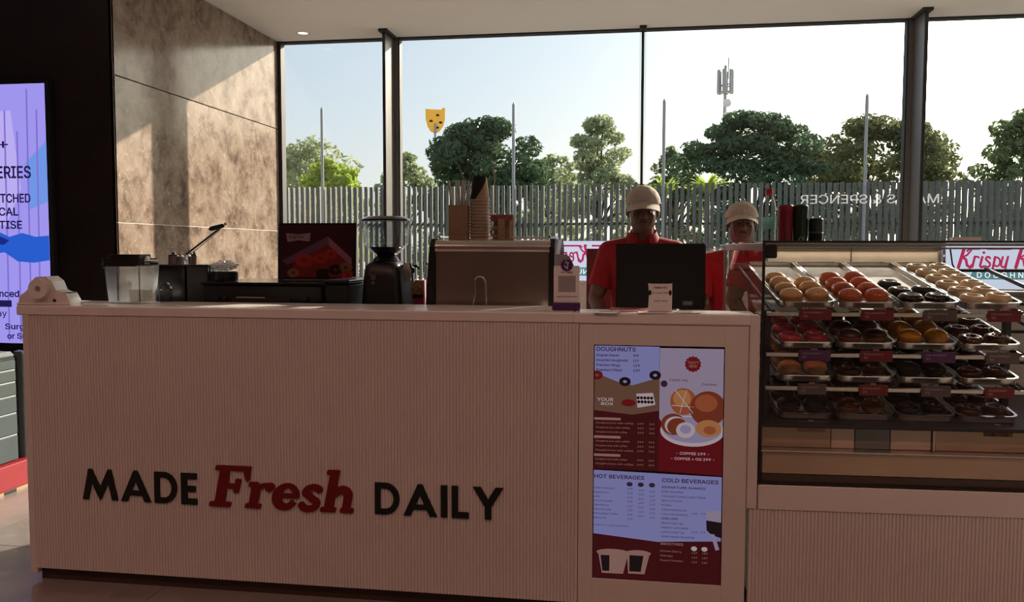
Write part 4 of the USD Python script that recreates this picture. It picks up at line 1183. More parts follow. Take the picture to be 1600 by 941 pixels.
bb = thing('black_canister', 'small black canister topped by a crumpled clear bag, beside the black bin', 'canister', (-1.885, 3.60, 1.233))
part('body', lathe([(0, 0), (.056, 0), (.058, .006), (.058, .040), (.054, .044), (0, .044)], 26), M['black'], bb, smooth=30)
pb = thing('plastic_bag', 'crumpled clear plastic bag lying on the small black canister', 'bag', (-1.885, 3.60, 1.2775))
cr = trimesh.creation.icosphere(4, .056); cr.apply_scale([1.15, 1, .40])
v = cr.vertices; v = v * (.62 + .85 * np.abs(2 * meshkit.fbm(v * 48 + 9, 4, 4) - 1)[:, None] + .25 * meshkit.noise(v * 20 + 3, 8)[:, None]); v[:, 2] -= v[:, 2].min(); cr.vertices = v
part('film', cr, usdkit.material(stage, '/World/Looks/bag_film', {"a": ("transparent_bsdf", {"color": (.9, .9, .9)}), "g": ("glossy_bsdf", {"color": (.95, .95, .95), "roughness": .18}), "d": ("diffuse_bsdf", {"color": (.6, .6, .6)}), "m": ("mix_closure", {"fac": .5}), "m2": ("mix_closure", {"fac": .35})}, [("g.BSDF", "m.closure1"), ("d.BSDF", "m.closure2"), ("a.BSDF", "m2.closure2"), ("m.closure", "m2.closure1")], surface="m2.closure"), pb)

gr = thing('flat_grill', 'long low black flat-topped grill under the framed doughnut poster', 'grill', (-1.66, 3.47, .90))
part('body', box(-.265, .295, 0, .50, 0, .320, .006), M['black'], gr)
part('top_plate', box(-.275, .302, -.006, .512, .320, .332, .003), M['black_gloss'], gr)
part('drawer', box(-.12, .15, -.010, 0, .235, .262, .003), M['dark_metal'], gr)
part('drawer_edge', box(-.10, .035, -.014, -.010, .262, .269, .001), M['steel'], gr)
for x in (-.19, -.155, .22):
    part('dial', turn(lathe([(0, 0), (.012, 0), (.010, .016), (0, .016)], 16), trs((x, 0, .262), rx=math.pi / 2)), M['dark_metal'], gr)
b2_ = thing('ice_bin', 'blue-black insulated bin with a pale edge between the grill and the grinder', 'bin', (-1.275, 3.45, .90))
part('body', box(-.074, .040, 0, .34, 0, .330, .010), mat('blue_black_plastic', (.012, .013, .018), .35), b2_)
part('lid', box(-.076, .044, -.005, .345, .331, .346, .004), mat('blue_black_lid', (.018, .018, .024), .25), b2_)
part('lid_edge', box(-.07, .04, .345, .352, .334, .348, .002), M['chrome'], b2_)

# framed poster of doughnuts
po = thing('poster_stand', 'dark framed poster of red doughnuts and a pink box, standing on the grill', 'poster', M=trs((-1.522, 3.80, .90 + .333), rx=-.06))
PWI, PHE = .392, .272
part('frame', box(-PWI / 2, PWI / 2, 0, .014, 0, PHE, .002), M['matte_black'], po)
PC = {k: mat('poster_' + k, lin(*c), .35, vary=.1, scale=60) for k, c in dict(wine=(70, 12, 22), pink=(175, 105, 125), mauve=(118, 76, 104), red=(190, 45, 36), rust=(140, 36, 30), dark=(28, 12, 18), tag=(176, 140, 150), sand=(150, 105, 70)).items()}
pic = lambda pts: Polygon([(-PWI / 2 + a * PWI, (1 - b) * PHE) for a, b in pts])


def pst(n, g, k, c):
    part(n, flat(g, .0003, -.0002 - k * .0004), PC[c], po)


pst('picture_ground', pic([(.035, .04), (.965, .04), (.965, .975), (.035, .975)]), 0, 'wine')
pst('picture_box', pic([(.06, .66), (.64, .235), (.66, .42), (.12, .74)]), 1, 'mauve')
pst('picture_box', pic([(.64, .235), (.945, .62), (.945, .76), (.66, .42)]), 1, 'pink')
pst('picture_inside', pic([(.20, .70), (.64, .38), (.93, .74), (.93, .95), (.16, .95)]), 1.6, 'rust')
rg = lambda a, b, r, k: affinity.scale(Point(-PWI / 2 + a * PWI, (1 - b) * PHE).buffer(r, quad_segs=8), 1, .72).difference(affinity.scale(Point(-PWI / 2 + a * PWI, (1 - b) * PHE).buffer(r * .33, quad_segs=6), 1, .72))
for a, b, r, c in ((.34, .66, .046, 'red'), (.55, .62, .036, 'red'), (.68, .55, .032, 'red'), (.87, .78, .034, 'sand'), (.74, .82, .034, 'dark'), (.20, .88, .030, 'sand'), (.90, .92, .032, 'red')):
    pst('picture_doughnut', rg(a, b, r, 2).intersection(pic([(.04, .05), (.96, .05), (.96, .97), (.04, .97)])), 2.4, c)
pst('picture_cup', pic([(.50, .82), (.64, .80), (.66, .96), (.50, .97)]), 3, 'dark')
pst('name_tag', pic([(.10, .175), (.26, .20), (.42, .175), (.405, .325), (.26, .305), (.12, .335)]), 1, 'tag')
tg, tw0 = script_word(.0125)
part('name_lettering', flat(affinity.translate(affinity.scale(tg, 1.0, 1, origin=(0, 0)), -.140, PHE * .735), .0003, -.0002 - 2 * .0004), PC['wine'], po)
part('back_leg', turn(box(-.03, .03, 0, .006, 0, .20), trs((0, .016, .02), rx=-.25)), M['matte_black'], po)

# coffee grinder
gd = thing('coffee_grinder', 'black coffee grinder with a clear bean hopper and black lid', 'grinder', (-1.12, 3.62, .90))
part('base', box(-.10, .10, -.12, .14, 0, .03, .008), M['black'], gd)


def loft(secs, r=.03):
    rings = []
    for (z, x0, x1, y0, y1, rr) in secs:
        rings.append(np.c_[np.array(rrect(x0, x1, y0, y1, rr).exterior.coords)[:-1], np.full(24, z)])
    n = len(rings[0]); V = np.vstack(rings); F_ = []
    for i in range(len(rings) - 1):
        for k in range(n):
            a, b = i * n + k, i * n + (k + 1) % n
            F_ += [(a, b, b + n), (a, b + n, a + n)]
    V = np.vstack([V, [0, 0, secs[0][0]], [0, 0, secs[-1][0]]])
    for k in range(n):
        F_ += [(len(V) - 2, (k + 1) % n, k), (len(V) - 1, (len(rings) - 1) * n + k, (len(rings) - 1) * n + (k + 1) % n)]
    return trimesh.Trimesh(V, F_, process=False)


part('body', loft([(.03, -.088, .100, -.11, .12, .03), (.24, -.086, .098, -.11, .12, .03), (.36, -.080, .088, -.10, .11, .03), (.405, -.074, .080, -.09, .10, .03), (.425, -.058, .062, -.07, .08, .03)]), M['black'], gd, smooth=40)
part('collar', lathe([(.055, .424), (.062, .428), (.050, .446), (.040, .452), (.050, .462), (.072, .486), (.070, .490), (.030, .470), (.030, .446)], 26), M['black_gloss'], gd, smooth=30)
part('hopper', lathe([(.034, .446), (.048, .452), (.096, .498), (.101, .512), (.108, .606), (.105, .606), (.098, .513), (.093, .50), (.046, .456), (.034, .45)], 30), M['clear'], gd, smooth=40)
part('hopper_insert', lathe([(.062, .490), (.066, .510), (.068, .600)], 26), M['clear'], gd, smooth=True)
part('hopper_lid', lathe([(0, .628), (.085, .626), (.098, .620), (.115, .612), (.116, .606), (.112, .604), (0, .606)], 30), M['black_gloss'], gd, smooth=30)
part('doser', join(turn(loft([(0, -.030, .030, -.03, .03, .012), (.05, -.028, .028, -.028, .028, .012), (.085, -.016, .016, -.02, .02, .012)]), trs((.098, .0, .335), rz=.1)), ball((.112, 0, .385), .022)), M['chrome'], gd, smooth=40)
part('fork', tube([(.09, -.03, .22), (.125, -.05, .215), (.14, -.05, .218)], .006, 8), M['chrome'], gd)
part('brand_badge', flat(unary_union([affinity.translate(affinity.scale(Point(0, 0).buffer(.011), 1, 1.15), -.028, .356), affinity.translate(Point(0, 0).buffer(.008), -.028, .332), st([(-.045, .372), (-.035, .362)], .005, 1), st([(-.011, .372), (-.021, .362)], .005, 1)]), .0015, -.1035), mat('grinder_badge', (.14, .08, .075), .4), gd, label='dull reddish badge on the grinder front')

# pump bottles and the pictured carton behind them
for x, y, mk, lab, h in ((-1.075, 3.915, 'matte_black', 'black pump dispenser behind the pictured carton', .375), (-1.005, 3.93, 'chrome', 'chrome pump dispenser next to the black one, by the coffee machine', .385)):
    p = thing('pump_bottle', lab, 'pump bottle', (x, y, .90), group='syrup pumps')
    part('bottle', lathe([(0, 0), (.030, 0), (.032, .006), (.032, h * .66), (.014, h * .78), (.012, h * .84), (0, h * .84)], 22), M['smoke'] if mk == 'chrome' else M['black'], p, smooth=30)
    part('collar', lathe([(0, h * .90), (.010, h * .90), (.016, h * .84), (.016, h * .80), (0, h * .80)], 18), M[mk], p)
    part('plunger', lathe([(0, h + .03), (.020, h + .03), (.018, h + .018), (.006, h + .012), (.005, h * .9), (0, h * .9)], 18), M[mk], p)
    part('nozzle', tube([(0, 0, h + .022), (.025, -.02, h + .022), (.034, -.027, h + .010)], .005, 8), M[mk], p)
ca = thing('pictured_carton', 'small pink carton printed with pastries between the grinder and the coffee machine', 'carton', (-1.043, 3.785, .90))
part('box', box(-.052, .052, 0, .05, 0, .335, .001), mat('pink_carton', (.55, .26, .30), .5), ca)
part('picture', flat(sbox(-.051, .268, .051, .334), .0004, -.0002), mat('carton_picture', (.42, .24, .10), .5, vary=.8, scale=60), ca)
part('dark_stripe', flat(sbox(-.051, .250, .051, .268), .0004, -.0002), PC['wine'], ca)
part('pink_block', flat(sbox(.006, .205, .051, .249), .0004, -.0002), mat('carton_magenta', (.55, .06, .17), .5), ca)
part('white_cup_print', flat(Polygon([(-.036, .205), (-.018, .205), (-.014, .232), (-.040, .232)]), .0004, -.0002), M['white_paper'], ca)

# espresso machine, its back to the customers
em = thing('espresso_machine', 'large bronzed steel espresso machine with black ends, back turned to the hall', 'espresso machine', (-.62, 3.5, .90))
part('back_panel', box(-.245, .250, 0, .012, .02, .485, .004), M['bronze_steel'], em)
part('top_roll', turn(lathe([(0, -.247), (.034, -.247), (.034, .252), (0, .252)], 24), trs((.002, .030, .486), ry=math.pi / 2)), M['steel'], em, smooth=30)
part('body', box(-.243, .248, .012, .44, .02, .518, .004), M['steel'], em)
end = Polygon([(0, 0), (.46, 0), (.46, .49), (.40, .525), (.03, .525), (.0, .49)])
for s, x0 in ((-1, -.245), (1, .250)):
    e = trimesh.creation.extrude_polygon(end, .022, engine='earcut')
    vv = e.vertices; e = trimesh.Trimesh(np.stack([vv[:, 2], vv[:, 0] - .004, vv[:, 1]], 1), e.faces, process=False)
    if s < 0:
        vz = e.vertices; vz[:, 0] = x0 - vz[:, 0] - .036 * (1 - np.clip(vz[:, 2] / .52, 0, 1)) * (vz[:, 0] > .01); e.vertices = vz
    else:
        e.apply_translation([x0, 0, 0])
    part('end_panel', e, M['black'], em)
part('cup_rail', join(tube([(-.24, .05, .535), (-.24, .43, .535), (.245, .43, .535), (.245, .05, .535)], .005, 8)), M['chrome'], em)
part('foot', join(*[lathe([(0, 0), (.02, 0), (.018, .02), (0, .02)], 14, (x, y, 0)) for x in (-.2, .2) for y in (.05, .38)]), M['black'], em)
ZM = .90 + .521
sp = thing('arched_spout', 'thin shiny arched spout in front of the bronze back of the espresso machine', 'spout', (-.665, 3.455, .90))
ap = [(-.030, 0, .0), (-.026, 0, .235), (-.014, 0, .300)] + [(.004 + .026 * math.cos(a), 0, .335 + .030 * math.sin(a)) for a in np.radians(np.linspace(150, 0, 9))] + [(.033, 0, .28), (.032, 0, .22)]
part('pipe', tube(ap, .0045, 10), M['chrome'], sp, smooth=True)
part('collar', lathe([(0, 0), (.016, 0), (.014, .02), (0, .02)], 16, (-.030, 0, 0)), M['chrome'], sp)
part('nozzle', lathe([(.004, .205), (.0065, .205), (.0065, .226), (.004, .226)], 12, (.032, 0, 0)), M['chrome'], sp)

# things standing on the espresso machine
sb = thing('straw_box', 'open kraft box on the espresso machine, full of paper straws', 'box', (-.790, 3.66, ZM))
o_, i_ = sbox(-.043, -.036, .043, .036), sbox(-.041, -.034, .041, .034)
part('walls', plate(o_.difference(i_), .002, .155), M['kraft'], sb)
part('bottom', plate(o_, 0, .002), M['kraft'], sb)
part('fold_line', flat(sbox(-.043, .026, .043, .029), .0004, -.0362), mat('kraft_shadow', (.30, .19, .13), .8), sb)
M['straw'] = leaf_mat('straw_paper', (.82, .80, .77), (.86, .84, .80), .5)
rs = np.random.default_rng(3)
first = None
for k in range(15):
    x0, y0 = rs.uniform(-.030, .030), rs.uniform(-.024, .024)
    lx, ly = x0 * 5.2 + rs.uniform(-.18, .18), rs.uniform(-.16, .16)
    lx = np.clip(lx, (-.035 - x0 * .5) / .142, (.035 - x0 * .5) / .142); lx = np.clip(lx, -.17, .17); ly = np.clip(ly, (-.028 - y0 * .6) / .142, (.028 - y0 * .6) / .142)
    Ms = trs((-.790 + x0 * .5, 3.66 + y0 * .6, ZM + .004), rx=-ly * .9, ry=lx * .9)
    lab, grp = 'white paper straw standing in the kraft box', 'paper straws in the kraft box'
    if first is None:
        first = thing('paper_straw', lab, 'straw', M=Ms, group=grp)
        part('tube', lathe([(.0022, 0), (.0032, 0), (.0032, .262), (.0022, .262), (.0022, 0)], 10), M['straw'], first, smooth=30)
    else:
        dup(first, Ms, lab, grp)
ORD = ['first', 'second', 'third', 'fourth', 'fifth', 'sixth', 'seventh', 'eighth', 'ninth', 'tenth', 'eleventh', 'twelfth', 'thirteenth']
cup_m = mat('cup_card', (.50, .36, .27), .7, vary=.08, scale=40)
first = None
for k in range(12):
    Mc = trs((-.699 + .0002 * rs.uniform(-1, 1), 3.66, ZM + .0145 * k + .0022), rz=float(rs.uniform(0, 6)))
    lab, grp = f'upturned kraft paper cup, {ORD[k]} from the bottom of the nested stack on the espresso machine', 'nested paper cups'
    if first is None:
        first = thing('paper_cup', lab, 'cup', M=Mc, group=grp)
        part('cup_wall', lathe([(.0423, 0), (.0435, 0), (.031, .098), (0, .098), (0, .0965), (.0299, .0965), (.0423, 0)], 26), cup_m, first, smooth=30)
        part('rolled_rim', torus(.0449, .0024, .0024, zc=.0008, seg=26, ns=6), M['kraft_light'], first, smooth=True)
    else:
        dup(first, Mc, lab, grp)
tc = thing('printed_cup', 'black and tan printed paper cup upturned on top of the nested cups', 'cup', M=trs((-.699, 3.66, ZM + .0145 * 12 + .0022)))
part('cup_wall', lathe([(.0423, 0), (.0435, 0), (.031, .104), (0, .104), (0, .1025), (.0299, .1025), (.0423, 0)], 28), M['matte_black'], tc, smooth=30)
a_ = np.radians(np.linspace(-108, 10, 14))
Vw, Fw = [], []
for i, a in enumerate(a_):
    for z in np.linspace(0, 1, 6):
        zc_ = .002 + z * .100 * min(1, i / 10)
        rr = .0440 - .0125 * zc_ / .104
        Vw.append((rr * math.cos(a), rr * math.sin(a), zc_))
for i in range(13):
    for j in range(5):
        p0 = i * 6 + j
        Fw += [(p0, p0 + 6, p0 + 7), (p0, p0 + 7, p0 + 1)]
part('tan_print', trimesh.Trimesh(Vw, Fw, process=False), mat('tan_print', (.50, .33, .20), .7), tc)
part('rolled_rim', torus(.0449, .0024, .0024, zc=.0008, seg=28, ns=6), M['kraft_light'], tc, smooth=True)
sr = thing('long_stirrer', 'single tall thin pale stirrer beside the cup stack, with a round knob end', 'stirrer', (-.636, 3.665, ZM))
part('stick', tube([(0, 0, .012), (.002, 0, .30)], .0024, 8), M['kraft_light'], sr)
part('knob', ball((.002, 0, .305), .008), M['chrome'], sr)
part('holder_foot', lathe([(0, 0), (.012, 0), (.010, .012), (.004, .016), (0, .016)], 14), M['chrome'], sr)
sd = thing('sachet_stand', 'small red-topped card stand holding sachets, on the espresso machine', 'sachet stand', (-.590, 3.62, ZM))
part('stand_back', box(-.046, .046, .03, .034, 0, .085, .001), M['kraft'], sd)
part('side_card', turn(box(-.020, .012, 0, .004, 0, .092, .001), trs((.000, -.012, 0), rz=.5)), M['kraft'], sd)
part('side_card', turn(box(-.012, .012, 0, .004, 0, .090, .001), trs((.040, -.006, 0), rz=-.5)), M['kraft_light'], sd)
part('red_header', box(-.052, .048, -.006, .036, .082, .112, .004), mat('dusty_red_card', (.36, .10, .09), .7, vary=.25, scale=60), sd)
part('coil', torus(.019, .006, .006, zc=0, seg=22, ns=8).apply_transform(trs((-.030, -.004, .034), rx=math.pi / 2)), M['kraft'], sd)
part('foot', box(-.048, .046, -.02, .036, 0, .004, .001), M['kraft'], sd)

# payment stand: the code itself is left out
qs = thing('payment_stand', 'white payment card stand with a purple round logo and purple foot on the counter', 'payment stand', (-.268, 3.17, ZT), rz=.02)
part('foot', box(-.054, .050, -.018, .05, 0, .030, .004), M['purple'], qs)
card = Polygon([(-.048, .028), (.048, .028), (.044, .165), (.026, .182), (-.026, .182), (-.048, .165)])
card = rrect(-.050, .048, .028, .170, .004)
part('card', flat(card, .004, 0), M['white_paper'], qs)
part('card_top', flat(Polygon([(-.046, .168), (.028, .168), (.010, .205), (-.004, .214), (-.046, .214)]), .003, .006), mat('grey_acrylic', (.34, .34, .36), .3), qs)
part('logo_disc', flat(Point(0, .172).buffer(.0225, quad_segs=10), .0015, -.0042), M['purple'], qs, label='round purple logo with a white sign')
lg = unary_union([st([(-.009, .182), (.009, .182)], .003, 2), st([(.004, .182), (.004, .170)] + arc(-.002, .170, .006, .007, 0, -200, 10), .003, 1, 1), st([(.0, .187), (-.004, .191)], .0025, 1), st([(-.005, .166), (.004, .158)], .003, 1)])
part('logo_mark', flat(lg, .0008, -.0058), M['white_paper'], qs)
part('brand_line', text('PAY HERE', .006, -.022, .142, -.0042, .0006, True, width=.044), M['ink_black'], qs)
part('code_field', flat(sbox(-.032, .070, .034, .132), .0006, -.0042), mat('grey_print', (.34, .33, .33), .6), qs)
part('name_line', text('Merchant counter name', .0055, -.036, .050, -.0042, .0006, width=.075), M['ink_black'], qs)

# till monitor, card and papers
mo = thing('till_monitor', 'black till monitor with its back to the hall, before the capped man', 'monitor', (.095, 3.60, .90))
part('housing', box(-.188, .188, 0, .032, .228, .504, .006), M['matte_black'], mo)
part('screen_face', box(-.180, .180, .032, .034, .236, .496), M['black_gloss'], mo)
part('top_edge', box(-.186, .186, .004, .030, .5035, .506, .001), M['dark_metal'], mo)
part('neck', box(-.03, .03, .004, .03, .01, .24, .004), M['black'], mo)
part('base', box(-.11, .11, -.06, .11, 0, .012, .004), M['black'], mo)
part('maker_plate', flat(sbox(.094, .244, .136, .262), .001, -.0005), mat('grey_plate', (.10, .10, .11), .4), mo)
part('maker_plate_print', text('LOT 205', .010, .098, .249, -.0016, .0004, width=.034), M['steel'], mo)
cs = thing('card_stand', 'small white printed card stand on the counter before the monitor', 'card stand', (.082, 3.125, ZT))
cw = Polygon([(-.044, 0), (.044, 0), (.044, .108), (.030, .106), (-.030, .106), (-.044, .108), (-.042, .08), (-.040, .075)])
part('card', flat(cw, .003, 0), M['white_paper'], cs)
part('rest', turn(box(-.03, .03, 0, .003, 0, .10), trs((0, .004, .002), rx=-.35)), M['white_paper'], cs)
part('print', join(text('THANK YOU', .007, -.024, .088, -.0032, .0004, True, width=.048), text('for your visit', .0055, -.03, .070, -.0032, .0004, width=.06), text('open daily', .006, -.022, .040, -.0032, .0004, width=.05)), M['ink_black'], cs)
for k, s in enumerate((-1, 1)):
    part('side_mark', flat(affinity.translate(affinity.scale(Point(0, 0).buffer(.009), .6, 1.1), s * .037, .073), .0004, -.0032), M['ink_black'], cs)
M['slip_print'] = mat('slip_print', (.25, .22, .22), .7)
for lab, x0, x1, y0, y1, rz_, z, mk in (('white receipt hanging a little over the counter edge, before the red booklet', -.155, -.066, 3.035, 3.13, -.05, 0, 'white_paper'),
                                         ('white printed sheet under the card stand on the counter', .002, .225, 3.05, 3.14, .03, 0, 'white_paper'),
                                         ('second white slip lying on the printed sheet', .13, .235, 3.07, 3.13, -.12, .0016, 'white_paper')):
    cx_, cy_ = (x0 + x1) / 2, (y0 + y1) / 2
    p = thing('paper_slip', lab, 'paper', (cx_, cy_, ZT + z), rz=rz_, group=None)
    hx, hy = (x1 - x0) / 2, (y1 - y0) / 2
    n = 9
    xs, ys_ = np.linspace(-hx, hx, n), np.linspace(-hy, hy, n)
    gx, gy = np.meshgrid(xs, ys_)
    gz = .0006 + .0016 * (meshkit.noise(np.stack([gx * 25, gy * 25, gx * 0 + z * 999], -1), 2)) + .004 * np.clip((np.abs(gx) / hx - .8) * 5, 0, 1) ** 2 * (gx > 0)
    V = np.stack([gx, gy, gz], -1).reshape(-1, 3)
    F_ = [(i * n + j, i * n + j + 1, (i + 1) * n + j + 1) for i in range(n - 1) for j in range(n - 1)] + [(i * n + j, (i + 1) * n + j + 1, (i + 1) * n + j) for i in range(n - 1) for j in range(n - 1)]
    part('sheet', trimesh.Trimesh(V, F_, process=False), M[mk], p, smooth=True)
    part('printed_lines', join(*[box(-hx * .7, hx * .3 + hx * .4 * (k % 2), y, y + .0012, .0040, .0044) for k, y in enumerate(np.linspace(-hy * .6, hy * .6, 5))]), M['slip_print'], p)
rb = thing('red_booklet', 'thin red booklet lying behind the white receipt on the counter', 'booklet', (-.040, 3.185, ZT), rz=.1)
part('cover', box(-.060, .085, -.045, .045, 0, .009, .001), M['red_card'], rb)
part('pages', box(-.058, .083, -.046, .043, .002, .007), M['white_paper'], rb)

# ------------------------------------------------------------------ ribbed cabinet and the lit poster beyond the counter's end
rc = thing('ribbed_cabinet', 'dark teal cabinet with horizontal grooves on a red platform, beside the counter end', 'cabinet', (-3.78, 3.55, .16))
M['teal'] = mat('dark_teal_panel', (.045, .066, .070), .75, vary=.1, scale=4)
M['groove'] = mat('pale_groove_trim', (.40, .45, .45), .6, .0)
edges_ = [0, .15, .275, .375, .455, .525, .585]
part('body', box(-.25, .235, -.65, .74, 0, .60, .01), mat('black_teal', (.018, .022, .023), .4), rc)
for k in range(6):
    part('panel', box(.225, .250, -.65, .72, edges_[k] + .005, edges_[k + 1] - .004, .004), M['teal'], rc)
    if k:
        part('groove_trim', box(.225, .248, -.65, .715, edges_[k] - .003, edges_[k] + .004), M['groove'], rc)
part('top_cover', box(-.255, .252, -.66, .725, .588, .632, .02), mat('pale_teal_top', (.16, .19, .195), .6), rc)
part('corner_post', lathe([(0, 0), (.036, 0), (.036, .600), (.028, .622), (0, .632)], 18, (.218, .790, 0)), mat('grey_teal_post', (.06, .07, .07), .35), rc, smooth=30)
rp = thing('red_platform', 'bright red platform with a striped hem under the teal cabinet', 'platform', (-3.78, 3.55, 0))
part('slab', box(-.40, .295, -.9, 1.15, .018, .16, .006), mat('red_vinyl', (.30, .005, .014), .6), rp)
part('hem', box(-.40, .292, -.9, 1.145, 0, .018), mat('sandy_hem', (.42, .28, .16), .6), rp)
for k in range(10):
    part('hem_stripe', box(.292, .294, -.85 + .2 * k, -.76 + .2 * k, .001, .017), M['matte_black'], rp)
PX, PZ0, PZ1, PW = -3.795, .755, 2.445, .96
ls = thing('light_poster', 'tall lit lavender poster screen with surgery lettering on the dark wood wall', 'poster screen', (PX - PW / 2, YC, 0))
part('housing', box(-PW / 2 - .02, PW / 2 + .02, -.055, -.001, PZ0 - .04, PZ1 + .03, .006), M['matte_black'], ls)
Gp = {k: glow('poster_lit_' + k, c) for k, c in dict(lav=(158, 148, 236), pale=(186, 172, 240), blue=(38, 92, 205), deep=(22, 40, 130), ink=(30, 26, 78), stripe=(128, 112, 205), sky=(110, 150, 230)).items()}


def lp(n, pts, k, c, lab=None):
    g = pts if hasattr(pts, 'geom_type') else Polygon([(-PW / 2 + a * PW, PZ1 - b * (PZ1 - PZ0)) for a, b in pts])
    part(n, flat(g, .0008, -.0555 - k * .001), Gp[c], ls, label=lab)


lp('screen_face', [(0, 0), (1, 0), (1, 1), (0, 1)], 0, 'lav')
lp('pale_field', [(0, .12), (.74, .10), (.80, .40), (.68, .54), (0, .56)], 1, 'pale')
for k, u in enumerate((.60, .69, .78, .86, .93)):
    lp('stripe', [(u, .02 + .08 * (k % 3)), (u + .012, .02 + .08 * (k % 3)), (u - .01, .99), (u - .022, .99)], 1.4, 'stripe')
lp('sky_patch', [(.84, .30), (1, .22), (1, .45), (.86, .48)], 1.2, 'sky')
lp('blue_glove', [(.52, .575), (.60, .56), (.70, .585), (.80, .57), (.90, .585), (1, .58), (1, .675), (.88, .685), (.76, .68), (.66, .645), (.58, .65), (.52, .61)], 2, 'blue', 'blue gloved hand')
lp('dark_tool', [(.3, .585), (.62, .582), (.70, .598), (.66, .615), (.3, .618)], 3, 'deep')
hgt = PZ1 - PZ0
for s, u1, v, h, w, k in (('+', .715, .245, .065, .09, 2), ('SURGERIES', .880, .358, .075, .52, 2), ('&', .62, .410, .045, .05, 2), ('UNMATCHED', .870, .452, .055, .44, 2), ('SURGICAL', .775, .502, .05, .40, 2), ('EXPERTISE', .800, .553, .05, .42, 2),
                          ('Advanced', .76, .818, .042, .32, 2), ('for', .875, .855, .042, .085, 2), ('day', .66, .895, .042, .12, 2), ('Surgery', .90, .945, .036, .26, 2), ('or Surgery', .955, .982, .036, .30, 2)):
    part('poster_lettering', text(s, h, -PW / 2 + (u1 - w) * PW, PZ1 - v * hgt, -.0555 - k * .001, .0008, len(s) > 4, width=w * PW), Gp['ink'], ls)
lp('dark_block', [(.60, .832), (.70, .832), (.70, .858), (.60, .858)], 2, 'ink')

# ------------------------------------------------------------------ the two people behind the counter
M['eye_white'] = mat('eye_white', (.14, .11, .10), .4)


def mball(c, r, s=(1, 1, 1)):
    return m3.Manifold.sphere(1.0, 20).scale([r * s[0], r * s[1], r * s[2]]).translate(list(map(float, c)))


def bone(a, ra, b, rb):
    return m3.Manifold.batch_hull([mball(a, ra), mball(b, rb)])


def hullm(*ms):
    return m3.Manifold.batch_hull(list(ms))


def to_tm(man, length, it=8):
    man = man.refine_to_length(length)
    o = man.to_mesh()
    t = trimesh.Trimesh(np.array(o.vert_properties[:, :3]), np.array(o.tri_verts), process=True)
    if it:
        trimesh.smoothing.filter_taubin(t, lamb=.5, nu=.53, iterations=it)
    return t


